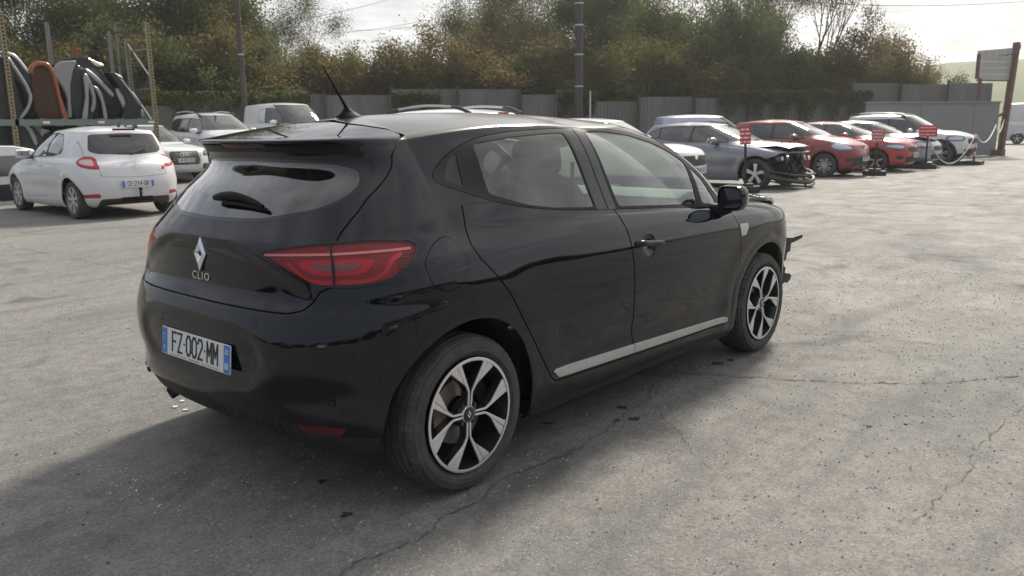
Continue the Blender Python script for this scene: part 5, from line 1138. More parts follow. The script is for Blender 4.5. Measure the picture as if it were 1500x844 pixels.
# loose grit and glass crumbs
def grit(n,box_,smin,smax,seed,cen=None,sig=None):
    r_=np.random.default_rng(seed); 
    if cen is None: xy=np.c_[r_.uniform(box_[0],box_[1],n),r_.uniform(box_[2],box_[3],n)]
    else: xy=np.array(cen)+r_.normal(0,1,(n,2))*np.array(sig)
    s=smin+(smax-smin)*r_.random(n)**3; V=np.array([[1,0,0],[-.5,.87,0],[-.5,-.87,0],[0,0,.9]]);a=r_.random(n)*6.28
    P=np.empty((n,4,3)); c,s_=np.cos(a)[:,None],np.sin(a)[:,None]
    P[:,:,0]=xy[:,:1]+(V[:,0]*c-V[:,1]*s_)*s[:,None]*r_.uniform(.8,1.8,(n,1));P[:,:,1]=xy[:,1:]+(V[:,0]*s_+V[:,1]*c)*s[:,None];P[:,:,2]=V[:,2]*s[:,None]+.0005
    T=np.array([[0,1,3],[1,2,3],[2,0,3]])[None]+np.arange(n)[:,None,None]*4
    return raw(P.reshape(-1,3),T.reshape(-1,3))
o=mk('gravel',jn([grit(9000,(-3,9,-4,7),.0014,.0075,3),grit(9000,(-1,7,-4,0),.0016,.008,33)]),mat('grit_pale',(.36,.345,.32),.8),sharp=20); tag(o,'fine pale grit strewn over the concrete yard','grit',kind='stuff')
o=mk('gravel',grit(3600,(-3,9,-4,7),.0012,.007,4),mat('grit_dark',(.05,.048,.045),.8),sharp=20); tag(o,'dark specks of grit and plastic crumbs on the concrete yard','grit',kind='stuff')
o=mk('glass_crumbs',jn([grit(110,None,.001,.005,5,(-.86,.20),(.06,.14)),grit(40,None,.001,.004,8,(-.88,.40),(.05,.08)),grit(70,None,.001,.004,9,(-.8,.1),(.3,.4))]),mat('white_crumbs',(.75,.77,.78),.25),sharp=20); tag(o,'white broken glass crumbs on the ground behind the black car','debris',kind='stuff')
for i,(x,y,s,h) in enumerate([(-.19,1.05,.016,0),(-.26,.99,.012,1),(-.25,.90,.013,2)]):
    r_=np.random.default_rng(20+i); pg=[(s*(.5+r_.random())*math.cos(t),s*(.5+r_.random())*math.sin(t)) for t in np.linspace(0,2*math.pi,8)[:-1]]
    f=prism(pg,.004); f=xf(f,(x,y,.002),rx=-math.pi/2); tag(mk('white_fragment',f,PLW,sharp=20),'scrap of white plastic lying behind the black car\'s bumper, '+['largest of three','nearest the glass crumbs','closest to the bumper'][h],'debris','white plastic scraps')
LFL=['dark leaf scrap on the crack beside the front door','dark leaf scrap just right of the crack beside the sill','dark leaf scrap in front of the sill, nearest the camera of three','larger dark leaf near the front wheel','small dark leaf next to the larger one by the front wheel','small dark leaf under the rear door sill','tiny dark leaf out on the open concrete at the right','tiniest dark chip far out at the right','small brown leaf close behind the rear wheel','brown leaf scrap below the rear bumper corner']
LEAFD=mat('dead_leaf',(.045,.032,.022),.8)
for i,(u,v,s) in enumerate(LEAVES):
    r_=np.random.default_rng(40+i); k=15; pg=[(s*.75*(.25+1.1*r_.random())*math.cos(t),s*.75*(.2+1.0*r_.random())*math.sin(t)) for t in np.linspace(0,2*math.pi,k+1)[:-1]]
    f=prism(pg,.0025); f=xf(f,(u,v,.002),rz=r_.random()*3,rx=-math.pi/2); tag(mk('dead_leaf',f,LEAFD,sharp=20),LFL[i],'leaf','dead leaves on the concrete')
# ---------------------------------------------------------------- back fence
FEN=dirty('galvanised_sheet',(.20,.205,.205),.65,.1,0,(.10,.095,.08),(.15,.7),.7,.4); FEN2=dirty('old_concrete_panel',(.19,.185,.17),.9,0,0,(.10,.10,.085),(.2,.7),1.2); FPO=mat('fence_post_dark',(.05,.048,.045),.7); GRP=dirty('grey_panel_sheet',(.21,.22,.225),.6,.0,0,(.30,.28,.25),(.05,.35),.5,.3)
fd_=(FB-FA)/np.linalg.norm(FB-FA); FL=np.linalg.norm(FB-FA); frz=math.atan2(fd_[1],fd_[0])
def corr(w,h,step=.15,d=.022):
    n=int(w/step)*4; xs=np.linspace(0,w,n+1); ph=(np.arange(n+1)%4); y=np.where((ph==1)|(ph==2),d,0.); V=np.concatenate([np.c_[xs,y,np.zeros(n+1)],np.c_[xs,y,np.full(n+1,h)]]); m_=n+1; T=[]
    for i in range(n): T+=[(i,i+1,i+1+m_),(i,i+1+m_,i+m_)]
    return raw(V,T)
ft=empty('fence',(FA[0],FA[1],0),frz,'long fence of weathered grey sheet panels on dark posts along the back of the yard','fence'); ft['kind']='thing'
s=0;i=0; cp=corr(2.46,1.30);cq=corr(2.46,.86); rf=np.random.default_rng(5)
bx=box((1.23,0,.0),(2.46,.06,.44)); mesh_cache={}
while s<FL-3:
    q=FA+fd_*s; z0=float(rise(q[0],q[1])); hx=2.05+.22*rf.random()+(.30 if s>17 else 0)+(.55 if s>36 else 0)
    leftpart=s<9
    for k,(zz,hh) in enumerate(((.0,1.0),(1.0,hx-1.0))):
        if leftpart:
            for j in range(2):
                key='c%d'%0; o=mk('concrete_panel',box((1.23,0,hh/4),(2.46,.05,hh/2-.015)),FEN2,ft,sharp=20); o.location=(s+.02,.01*rf.random(),z0+zz+j*hh/2+.0)
        else:
            o=mk('sheet_panel',corr(2.46,hh-.02),FEN,ft,sharp=20); o.location=(s+.02,.02*rf.random()+.012*k,z0+zz); o.rotation_euler=(0,0,rf.normal(0,.004))
    o=mk('post',box((0,-.06,(hx+.1)/2),(.09,.08,hx+.1)),FPO,ft,sharp=20); o.location=(s,0,z0)
    mk('rail',box((1.25,-.035,1.02),(2.5,.04,.07)),FPO,ft,sharp=20).location=(s,0,z0)
    s+=2.5;i+=1
gp=empty('fence',(30.6,7.9,0),math.atan2(4.6-7.9,36.4-30.6),'flat grey metal panel fence behind the white suv with silver roof rails','fence'); gp['kind']='thing'
L=math.hypot(3.3,5.8); k=0
for j in range(5):
    w_=L/5; o=mk('metal_panel',box((w_/2,0,1.06),(w_-.012,.03,2.08)),GRP,gp,sharp=20); o.location=(w_*j,.006*(j%2),0)
mk('top_rail',jn([box((L/2,-.02,2.13),(L+.1,.09,.06)),box((L/2,.04,1.5),(L,.04,.06))]),GRP,gp,sharp=20)
mk('post',jn([box((w_*j,.06,1.05),(.08,.08,2.1)) for j in range(6)]),FPO,gp,sharp=20)
# ---------------------------------------------------------------- leaning post, white board, brace
RST=dirty('rusty_red_steel',(.13,.045,.035),.7,.1,0,(.30,.24,.19),(.1,.5),5); WBD=dirty('weathered_white_board',(.52,.52,.50),.7,0,0,(.22,.20,.17),(.1,.55),3,.25)
pp=empty('gate_post',(36.6,4.45,0),0,'leaning rust-red steel gate post with diagonal brace at the right end of the grey fence','post')
mk('upright',jn([bar((0,0,0),(.33,-.15,4.45),.22,.16)]),RST,pp,sharp=20); mk('brace',bar((-1.9,1.25,.75),(.12,-.0,1.72),.09),RST,pp,sharp=20); mk('foot',box((-.1,.1,.12),(.6,.5,.24)),RST,pp,sharp=20); mk('insulator',tube([(.33,-.15,4.45),(.48,-.25,4.32),(.46,-.25,4.2)],.04,6),WBD,pp,sharp=40)
bb_=empty('sign_board',(36.95,4.35,0),math.atan2(1.0,-1.9),'blank weathered white board in a rust-red frame fixed high on the gate post','sign')
Lb=1.9
mk('board',jn([box((Lb/2+.1*k_,.0,z_),(Lb-.0,.03,.23)) for k_,z_ in ((0,3.10),(0,3.34),(0,3.58),(0,3.82))]),WBD,bb_,sharp=20)
mk('upper_board',box((Lb/2,-.03,4.06),(Lb+.1,.06,.24),0,.08),WBD,bb_,sharp=20)
mk('frame',jn([box((Lb/2,-.03,3.92),(Lb,.05,.06),0,.08),box((Lb,-.03,3.5),(.11,.10,.95)),box((Lb/2,-.03,2.97),(Lb,.05,.05)),box((Lb-.1,.05,2.6),(.10,.08,.9))]),RST,bb_,sharp=20)
# ---------------------------------------------------------------- red signs on stands, chains
SRED=dirty('sign_red',(.55,.045,.06),.5,0,0,(.5,.3,.3),(.02,.12),9); SREDF=dirty('faded_sign_red',(.52,.11,.10),.6,0,0,(.6,.4,.36),(.1,.4),9); SWH=mat('sign_lettering',(.82,.74,.72),.5); SPO=mat('sign_post_dark',(.03,.03,.03),.6)
def sign(x,y,w,h,zc,rz,label,rows=3,lean=0.0,fade=0.0):
    s=empty('red_sign',(x,y,0),rz,label,'sign','red signs on stands along the car row')
    mk('board',prism(round_poly([(-w/2,zc-h/2),(w/2,zc-h/2),(w/2,zc+h/2),(-w/2,zc+h/2)],.01,2),.02),SRED if not fade else SREDF,s,sharp=30)
    ln=[]; s.rotation_euler.y=lean; r_=np.random.default_rng(int(x*7))
    for i in range(rows):
        z=zc+h/2-h*(i+.7)/(rows+.35); xx=-w*.42
        while xx<w*.36:
            l=.03+.07*r_.random(); l=min(l,w*.42-xx); ln.append(box((xx+l/2,-.022,z),(l,.004,h*.09))); xx+=l+.022
    mk('lettering',jn(ln),SWH,s,sharp=20)
    mk('post',bar((0,.015,.1),(0,.012,zc-h/2+.02),.05),SPO,s,sharp=20); mk('base',jn([box((0,0,.07),(.55,.42,.12)),box((0,0,.15),(.3,.25,.06))]),SPO,s,sharp=20)
    return s
sign(13.95,4.68,.22,.36,1.16,RD(-62),'narrow upright red sign in front of the smashed blue-grey hatchback',4,-.04)
sign(20.9,4.35,.32,.36,1.05,RD(-66),'square red sign on a dark stand between the two red cars',4,.03,1)
sign(24.9,4.15,.50,.34,1.12,RD(-68),'widest red sign, on a dark stand beside the silver hatchback',3)
CHN=mat('white_plastic_chain',(.75,.73,.70),.5); CHR_=mat('red_plastic_chain',(.5,.03,.03),.5)
st_=empty('chain_stand',(28.1,3.55,0),0,'red and white chain stand in front of the white suv with silver rails','stand'); 
mk('post',tube([(0,0,.1),(0,0,1.05)],.035,8),mat('stand_red',(.45,.05,.05),.5),st_,sharp=40); mk('collar',jn([tube([(0,0,z),(0,0,z+.14)],.037,8) for z in (.28,.56,.84)]),CHN,st_,sharp=40); mk('base',jn([box((0,0,.06),(.6,.5,.12)),box((-.1,.5,.05),(.8,.3,.10))]),SPO,st_,sharp=20)
def chain(a,b,sag,label,n=26):
    a=np.array(a);b=np.array(b); links=[]; t=np.linspace(0,1,n+1); P=a+(b-a)*t[:,None]; P[:,2]-=sag*4*t*(1-t)
    for i in range(n):
        m_=(P[i]+P[i+1])/2; links.append(tube([P[i],m_+[0,0,.006],P[i+1]],[.014,.02,.014],5))
    o=mk('chain',jn(links),CHN,sharp=40); tag(o,label,'chain','white chains strung along the car row')
chain((24.9,4.15,.95),(28.1,3.55,1.0),.88,'white plastic chain drooping from the widest red sign to the chain stand')
chain((28.1,3.55,1.0),(32.6,3.9,1.25),.45,'white plastic chain rising from the chain stand towards the rust-red post')
chain((32.6,3.9,1.25),(36.5,4.4,1.45),.40,'white plastic chain tied to the leaning rust-red post')
# ---------------------------------------------------------------- parts rack
RKY=dirty('yellowed_rack_steel',(.34,.30,.17),.6,.2,0,(.2,.15,.1),(.1,.4),8); RKG=dirty('grey_green_rack_beam',(.17,.22,.19),.55,.2,0,(.3,.28,.24),(.05,.3),5); RKO=dirty('orange_rack_steel',(.26,.06,.035),.7,0,0,(.15,.1,.08),(.1,.5),6); WDG=dirty('grey_wood_post',(.26,.25,.22),.8,0,0,(.15,.14,.12),(.1,.5),6,.2)
rk=empty('parts_rack',(4.28,16.5,0),0,'pallet rack with perforated yellowish uprights holding car tailgates and doors','rack')
def upright(x,y,h,mt,nm='upright'):
    """channel with rows of punched slots: two flange strips joined by rungs"""
    q=[box((x-.035,y,h/2),(.022,.07,h)),box((x+.035,y,h/2),(.022,.07,h)),box((x,y+.03,h/2),(.05,.008,h))]
    z=.04
    while z<h: q.append(box((x,y-.033,z),(.052,.006,.035))); z+=.075
    return mk(nm,jn(q),mt,rk,sharp=20)
upright(0,0,3.85,RKY);upright(3.05,0,3.88,RKY); upright(-2.9,0,3.8,RKY)
for x in (-2.9,0,3.05): 
    upright(x,1.1,3.6,RKG)
    mk('brace',jn([bar((x,0,z),(x,1.1,z+(.9 if i%2 else 0)),.03) for i,z in enumerate((.4,.5,1.4,1.5,2.4,2.6,3.3))]),RKG,rk,sharp=20)
for z in (.55,1.62):
    for y in (0,1.1): 
        for x in (-2.9,0): o=mk('beam',jn([box((x+1.5,y-.02,z),(2.98,.05,.13))]),RKG,rk,sharp=20)
    mk('deck',jn([box((-2.8+.42*i,.54,z+.075),(.10,1.1,.02)) for i in range(14)]),WDG,rk,sharp=20)
mk('label_tag',jn([box((.62+1.15*i,-.052,1.62),(.14,.006,.05)) for i in range(3)]),SWH,rk,sharp=20)
for j,(x,y,h,mt,lb) in enumerate([(4.7,18.6,3.7,WDG,'grey upright post behind the left bunch of car doors'),(5.15,19.4,3.6,WDG,'thin grey upright post beside the orange panel'),(5.95,18.5,3.95,WDG,'tilted grey upright post behind the silver tailgate'),(6.45,19.8,3.45,RKO,'narrower orange upright post behind the rack'),(6.95,19.6,3.55,RKO,'wider orange upright post behind the rack')]):
    tag(mk('rack_post',jn([bar((0,0,0),(-.05,0,h),.11,.07)]+([box((0,-.04,.1+.15*k),(.13,.01,.05)) for k in range(24)] if mt is RKO else [])),mt,sharp=20),lb,'post','upright posts behind the parts rack').location=(x,y,0)
# body panels stood on the rack: thick pressed shells seen nearly edge-on
RPAN=dict(black=PB,silver=dirty('dull_silver_edge',(.26,.27,.29),.4,.4,.4,(.25,.23,.2),(.05,.3),6),white=WHITE,orange=dirty('rust_orange_paint',(.34,.10,.035),.5,.1,.2,(.2,.1,.06),(.05,.4),3),brown=dirty('rusty_inner_panel',(.05,.024,.017),.8,0,0,(.12,.07,.05),(.1,.5),4),dark=mat('dark_panel_inside',(.016,.017,.019),.45,.1,.2),grey=dirty('grey_panel_edge',(.30,.32,.34),.35,.3,.5,(.3,.28,.25),(.0,.2),8),glass=GLD)
def rk_pt(a,b): return (4.28+(a/3-22)*.01515,(520-b)*.00546)
def slab(name,label,cat,yy,dep,pieces,z0=1.70,yaw=0):
    """pieces: (part name, outline in the rack plane, material, start depth, thickness)"""
    e=empty(name,(0,yy,z0),yaw,label,cat,'car body panels stored on the rack')
    for nm,pts,mt,y0,d in pieces:
        q=prism(smooth_poly([rk_pt(*p) for p in pts],3) if nm!='glass' else [rk_pt(*p) for p in pts],d,min(.02,d*.3)); q.P[:,1]+=y0+d; mk(nm,q,RPAN[mt],e,sharp=35)
    return e
SHRUBS=[]; 
def _f(px,dep): 
    a=YAW+math.atan((750-px)/FPX); d=dep/math.cos(a-YAW); return CAM[0]+d*math.cos(a),CAM[1]+d*math.sin(a)
for i,(px,dep,w,h,k,mt,lb) in enumerate([
 (-40,31,6,5.6,0,'a','yellow-green bushy shrub at the left edge behind the rack'),(70,32,6,5.5,1,'a','rounded green shrub behind the grey rack posts'),(165,33,5.5,5.2,2,'b','olive shrub behind the orange posts'),(245,33,6,6.4,3,'c','tall dark shrub right of the perforated upright'),
 (320,34,6,6.0,0,'c','dark green shrub left of the thin utility pole'),(395,34,6,6.2,1,'b','brownish shrub right of the thin utility pole'),(455,35,6,5.0,2,'b','olive shrub with twiggy top behind the white van'),(515,35,6,4.8,3,'b','brown-green shrub beyond the raised antenna'),(575,36,6,4.9,0,'b','yellowish-brown shrub right of the antenna'),(630,36,6,4.9,1,'b','dull olive shrub above the roof-rail suv'),
 (685,36,6.5,5.8,2,'b','high rounded shrub with spiky shoots above the black roof'),(745,37,6,5.2,3,'a','green shrub at the foot of the spreading tree'),(800,37,6,4.8,0,'b','low brownish shrub left of the thick pole'),(860,37,6,5.2,1,'a','yellow-green shrub behind the thick pole'),(920,37,6.5,5.8,2,'a','tall green shrub right of the thick pole'),(985,37,5.5,5.6,3,'d','bright yellow-green shrub right of the thick pole'),
 (1040,36,6,4.8,0,'c','dark shrub above the blue-grey hatchback'),(1100,36,6,4.5,1,'b','brown shrub above the pale blue roof'),(1160,34,5.4,6.6,2,'c','conical dark green shrub above the dark red hatchback'),(1218,35,5.0,5.0,3,'c','dark low shrub right of the conical one'),(1265,36,5,4.9,0,'b','small twiggy shrub above the bright red hatchback'),(1325,37,5.6,5.9,1,'b','reddish-brown shrub above the white suv with silver rails'),(1385,38,4.5,4.2,2,'b','lowest shrub, left of the white sign board')]):
    x,y=_f(px,dep); fb_=((x-4.5)*22.8+(y-31.3)*33.5)/40.52; ps=max(0,w*.5+1.3-fb_); x+=22.8/40.52*ps; y+=33.5/40.52*ps
    SHRUBS.append((x,y,w,h*(1+ps/36),k,mt,lb))
TREES=[]
for px,dep,h,k,mt,lb in [(-20,36,9,2,'a','leafy tree cut by the left edge of the picture'),(105,38,10.5,0,'c','open-branched dark tree behind the grey rack posts'),(215,37,10.5,2,'c','dense dark tree behind the perforated upright'),(300,40,11,2,'c','dark round tree left of the thin pole'),(395,40,10,3,'d','pale yellow-green tree right of the thin pole'),(350,39,10,1,'a','yellowing tree with forked stems right beside the thin pole'),(430,44,8.5,1,'d','thin half-bare tree leaning over the gap in the hedge'),
 (755,40,10.5,1,'a','tall spreading tree with bare forked limbs left of the thick pole'),(700,44,9,0,'a','thin pale tree behind the spreading one'),(905,41,9.5,0,'c','dark tree just right of the thick pole'),(975,43,10.5,2,'a','dense dark tree standing above the yellow-green shrub'),(1050,44,10.5,3,'b','twiggy half-bare tree behind the dark shrub'),(1100,42,10.5,1,'a','open tree with slanting trunks left of the conical shrub'),(1165,43,10.5,3,'a','broad thin-leaved tree above the conical shrub'),(885,46,10,1,'d','yellow-leaved tree behind the thick pole')]:
    x,y=_f(px,dep); TREES.append((x,y,h,k,mt,lb))
WIRES=[((360,38),(600,-12),36,60,'thin wire crossing the open sky right of the thin pole, uppermost'),((520,45),(860,-5),60,34,'faint wire running up to the thick pole'),((470,50),(700,12),60,60,'faint lower wire above the hedge gap'),((1150,1),(1560,-3),40,40,'wire along the top edge of the picture at the right')]
slab('scrap_tailgate','black tailgate with a silver curved edge, leftmost on the rack behind the left upright','tailgate',16.55,1.1,[('shell',[(-40,290),(20,268),(60,290),(85,340),(100,430),(110,515),(-40,518)],'dark',0,.9),('rim',[(25,292),(75,288),(98,320),(150,428),(135,480),(100,518),(90,518),(124,475),(137,430),(88,326),(70,298),(25,298)],'grey',-.05,.06)])
slab('scrap_tailgate','black tailgate showing a pale curved strut, second on the rack','tailgate',16.75,1.1,[('shell',[(30,262),(110,272),(160,335),(185,395),(208,465),(200,518),(60,518),(50,300)],'black',0,.9),('rim',[(60,268),(115,274),(165,345),(156,342),(110,284),(60,274)],'white',-.04,.05),('strut',[(60,385),(85,405),(105,455),(92,505),(80,515),(92,458),(76,415)],'grey',-.12,.05)])
slab('scrap_tailgate','dark tailgate pressed against the orange bonnet','tailgate',17.0,1.0,[('shell',[(120,300),(165,330),(200,400),(215,470),(212,518),(110,518)],'dark',0,.7),('strut',[(180,380),(200,430),(206,480),(198,510),(190,470),(178,410)],'grey',-.03,.04)])
slab('scrap_bonnet','rust-orange bonnet stood on end on the rack with its brown inside towards us','bonnet',16.72,.1,[('inner_panel',[(168,400),(172,330),(200,306),(240,312),(262,360),(272,440),(284,515),(180,516)],'brown',0,.05),('rim',[(165,345),(168,320),(200,299),(242,304),(264,340),(277,430),(298,540),(284,545),(262,430),(250,350),(236,322),(202,316),(180,330),(174,350)],'orange',-.05,.09)])
slab('scrap_bonnet','silver-white bonnet stood on end right of the orange one','bonnet',16.74,.1,[('skin',[(262,335),(290,298),(325,291),(362,290),(345,330),(326,420),(314,525),(302,525),(306,440),(294,400)],'silver',0,.06),('inner_panel',[(340,320),(362,292),(372,330),(372,518),(312,518),(328,420)],'black',.02,.3)])
slab('scrap_door','plain black door filling the gap behind the orange bonnet','door',17.2,.6,[('shell',[(205,330),(300,300),(380,310),(420,400),(430,518),(200,518)],'black',0,.5)])
slab('scrap_door','dark door with bent grey frame right of the silver-white bonnet','door',16.62,.2,[('shell',[(345,325),(385,318),(400,400),(410,515),(330,518)],'dark',.1,.5),('frame',[(378,340),(392,345),(388,430),(366,528),(350,528),(374,430)],'grey',-.02,.05),('window_frame',[(384,345),(396,352),(420,432),(404,490),(392,492),(404,435)],'silver',.0,.04)])
slab('scrap_tailgate','black tailgate with a grey strut in the middle of the rack','tailgate',16.78,1.0,[('shell',[(362,300),(400,322),(460,372),(508,425),(532,480),(522,518),(400,518)],'black',0,.9),('rim',[(395,318),(412,322),(465,368),(512,420),(505,430),(455,382),(400,332)],'grey',-.03,.05),('strut',[(414,385),(440,400),(456,450),(460,525),(450,525),(444,455),(428,410)],'grey',-.14,.05)])
slab('scrap_tailgate','tallest black tailgate with white spoiler tip and a rear window','tailgate',16.98,1.1,[('shell',[(362,276),(395,270),(440,272),(500,338),(545,392),(590,512),(520,518),(440,420),(400,330)],'black',0,1.0),('spoiler',[(436,276),(462,284),(496,298),(490,304),(458,303)],'white',-.06,.5),('glass',[(404,312),(452,310),(482,355),(440,352)],'glass',-.04,.04),('trim_panel',[(538,392),(556,396),(588,440),(592,512),(584,515),(560,460)],'white',-.05,.06)])
slab('scrap_tailgate','black tailgate nearest the right upright of the rack','tailgate',16.80,1.0,[('shell',[(508,328),(545,335),(598,408),(638,462),(640,512),(540,518),(575,450),(540,380)],'dark',0,.9),('rim',[(520,328),(562,348),(556,352),(548,346),(602,412),(638,458),(632,468),(590,412),(540,346)],'silver',-.03,.05),('strut',[(632,480),(640,486),(640,508),(630,512)],'grey',-.05,.05)])
slab('scrap_tailgate','dark tailgate on the lower shelf beside the left upright','tailgate',16.70,1.0,[('shell',[(-20,330),(90,320),(150,350),(200,430),(215,518),(-20,518)],'dark',0,.9),('rim',[(80,330),(130,345),(160,420),(150,430),(120,360),(80,342)],'grey',-.04,.05)],.64)
slab('scrap_door','black door on the lower shelf behind the white three-door hatchback','door',16.70,.6,[('shell',[(230,330),(330,325),(420,380),(440,518),(240,518)],'black',0,.5),('frame',[(240,340),(330,335),(400,385),(392,395),(325,350),(240,355)],'silver',-.04,.05)],.64)
e=slab('scrap_tailgate','white tailgate with dark window standing on the ground at the left edge','tailgate',15.6,.3,[('shell',[(-120,330),(110,326),(128,350),(122,520),(-120,520)],'white',0,.25),('glass',[(-110,350),(104,346),(108,420),(-110,424)],'glass',-.02,.03),('plate_recess',[(-60,462),(80,460),(80,500),(-60,502)],'dark',-.015,.03)],.02)
e.location.x=-.25
# ---------------------------------------------------------------- trees and shrubs
def leafmat(name,cols,trans=.6):
    m=bpy.data.materials.new(name); m.use_nodes=True; nt=m.node_tree; nt.nodes.clear()
    co=objco(nt); n=noise(nt,1.1,4,.6,co); oi=nd(nt,'ShaderNodeObjectInfo'); 
    ge=nd(nt,'ShaderNodeNewGeometry'); c=mixc(nt,mrange(nt,n.outputs[0],.35,.65),cols[0],cols[1]); c=mixc(nt,mrange(nt,ge.outputs['Random Per Island'],.55,1,0,.8),c,cols[2]); c=mixc(nt,mrange(nt,oi.outputs['Random'],0,1,0,.7),c,cols[3])
    d=nd(nt,'ShaderNodeBsdfDiffuse'); nt.links.new(c,d.inputs[0]); t=nd(nt,'ShaderNodeBsdfTranslucent'); nt.links.new(c,t.inputs[0]); mx=nd(nt,'ShaderNodeMixShader'); mx.inputs[0].default_value=trans
    nt.links.new(d.outputs[0],mx.inputs[1]); nt.links.new(t.outputs[0],mx.inputs[2]); o=nd(nt,'ShaderNodeOutputMaterial'); nt.links.new(mx.outputs[0],o.inputs[0]); return m
LF_A=leafmat('autumn_green_leaf',[(.13,.15,.05),(.09,.11,.04),(.18,.165,.06),(.14,.125,.05)])
LF_B=leafmat('olive_leaf',[(.13,.125,.055),(.18,.145,.062),(.09,.10,.045),(.19,.14,.065)])
LF_C=leafmat('dark_green_leaf',[(.115,.145,.055),(.085,.11,.045),(.16,.175,.06),(.12,.13,.055)])
LF_D=leafmat('yellow_leaf',[(.17,.16,.045),(.12,.125,.04),(.20,.15,.04),(.10,.09,.035)])
BRK=dirty('bark',(.065,.055,.045),.9,0,0,(.13,.12,.10),(.1,.6),6,.3)
def leaves(C,size,seed):
    """C: leaf centres (n,3); rhombic leaves of random tilt"""
    r_=np.random.default_rng(seed); n=len(C); a=r_.normal(0,1,(n,3)); a/=np.linalg.norm(a,axis=1,keepdims=True); b=np.cross(a,r_.normal(0,1,(n,3))); b/=np.linalg.norm(b,axis=1,keepdims=True)
    s=size*(.55+.9*r_.random(n))[:,None]; P=np.stack([C-a*s,C-b*s*.55,C+a*s,C+b*s*.55],1).reshape(-1,3); k=np.arange(n)[:,None]*4
    return raw(P,np.concatenate([k+[0,1,2],k+[0,2,3]]))
def tree_mesh(h,seed,spread=.55,levels=5,first=.28,leaf=.05,nl=16,lsz=.35,up=.25,thick=.018,lmin=2):
    r_=np.random.default_rng(seed); tubes=[];tips=[]
    def grow(p,d,L,r,lv):
        n=4; pts=[p];rr=[r]
        for i in range(n):
            d=d+r_.normal(0,.10,3)+np.array([0,0,up*.15]); d/=np.linalg.norm(d); p=p+d*L/n; pts.append(p); rr.append(r*(1-.45*(i+1)/n))
            if lv>=lmin: tips.append((p,lv))
        tubes.append(tube(pts,rr,7 if lv<2 else (5 if lv<3 else 3),False))
        if lv<levels:
            k=2+int(r_.random()<.75)+(lv==0)*1
            for j in range(k):
                a=r_.normal(0,1,3); a-=d*(a@d); a/=np.linalg.norm(a); q=d*math.cos(spread)+a*math.sin(spread*(.6+.8*r_.random())); q/=np.linalg.norm(q)
                i=n if j==0 else r_.integers(2,n+1); grow(pts[i],q,L*(.62+.22*r_.random()),rr[i]*.78,lv+1)
    grow(np.zeros(3),np.array([r_.normal(0,.06),r_.normal(0,.06),1.]),h*first,h*thick,0)
    w=jn(tubes); C=[]
    for p,lv in tips:
        k=int(nl*(.3 if lv<levels-1 else 1)*(.3+1.3*r_.random())); C.append(p+r_.normal(0,lsz,(k,3)))
    return w,leaves(np.concatenate(C),leaf,seed+1)
def shrub_mesh(w,h,seed,leaf=.045,stems=9,nl=26,lsz=.19):
    """many-stemmed shrub: each stem a small branching tree, leaves in clumps round its twigs"""
    r_=np.random.default_rng(seed); tubes=[];tips=[]
    def grow(p,d,L,r,lv,top):
        pts=[p];rr=[r];n=3
        for i in range(n):
            d=d+r_.normal(0,.12,3)+np.array([0,0,.08]); d/=np.linalg.norm(d); p=p+d*L/n; pts.append(p); rr.append(r*(1-.4*(i+1)/n))
            if p[2]>.1: tips.append((p,lv))
        tubes.append(tube(pts,rr,4 if lv<2 else 3,False))
        if lv<top:
            for j in range(3 if lv<2 else 2+int(r_.random()<.5)):
                a=r_.normal(0,1,3); a-=d*(a@d); a/=np.linalg.norm(a); sp=.75*(.5+.8*r_.random()); q=d*math.cos(sp)+a*math.sin(sp); i=n if j==0 else r_.integers(1,n+1); grow(pts[i],q,L*(.58+.22*r_.random()),rr[i]*.75,lv+1,top)
    for k in range(stems):
        a=k*6.283/stems+r_.normal(0,.3); rad=w*.5*(.15+.75*r_.random()); hk=h*(.55+.5*r_.random())*(1-.35*(rad/(w*.5))**2)
        b=np.array([rad*.45*math.cos(a),rad*.45*math.sin(a),0]); d=np.array([rad*.55*math.cos(a),rad*.55*math.sin(a),hk*.9]); d/=np.linalg.norm(d); grow(b,d,hk*.42,.05,0,5)
    C=[]
    for p,lv in tips:
        if lv<1: k=6
        else: k=int(nl*(.25+1.1*r_.random())*(1.0 if lv>2 else .6)); 
        C.append(p+r_.normal(0,lsz*(.6+.8*r_.random()),(k,3)))
    C=np.concatenate(C); C=C[C[:,2]>.03]; return jn(tubes),leaves(C,leaf,seed+9)
def plant(name,wm,lm,mt,x,y,z,sc,rz,label,cat,group):
    e=empty(name,(x,y,z),rz,label,cat,group); e.scale=(sc[0],sc[0],sc[1])
    for nm,me in (('trunk' if name=='tree' else 'stems',wm),('crown' if name=='tree' else 'leaves',lm)):
        o=bpy.data.objects.new(nm,me); COL.objects.link(o); o.parent=e
        if nm in('crown','leaves'):
            o.material_slots[0].link='OBJECT'; o.material_slots[0].material=mt
    return e
def cache(wl,mt):
    out=[]
    for m,q in zip(wl,(BRK,mt)): o=mk('tmp',m,q,sharp=60); out.append(o.data); bpy.data.objects.remove(o)
    return out
SH=[cache(shrub_mesh(5.0,5.0,100+i),LF_B) for i in range(4)]
print('shrub leaves',[len(s[1].polygons)//2 for s in SH])
TR=[cache(tree_mesh(10.5,11,.60,6,.24,.040,13,.30,.3,.016),LF_A),cache(tree_mesh(12,23,.50,6,.26,.038,9,.28,.35,.015),LF_A),cache(tree_mesh(9,37,.62,6,.2,.044,28,.34,.2,.02),LF_C),cache(tree_mesh(10,53,.42,5,.30,.038,10,.25,.5,.011),LF_D)]
def along(px,depth):
    """ground point seen at picture column px, depth metres ahead"""
    a=YAW+math.atan((750-px)/FPX); d=depth/math.cos(a-YAW); return CAM[0]+d*math.cos(a),CAM[1]+d*math.sin(a)
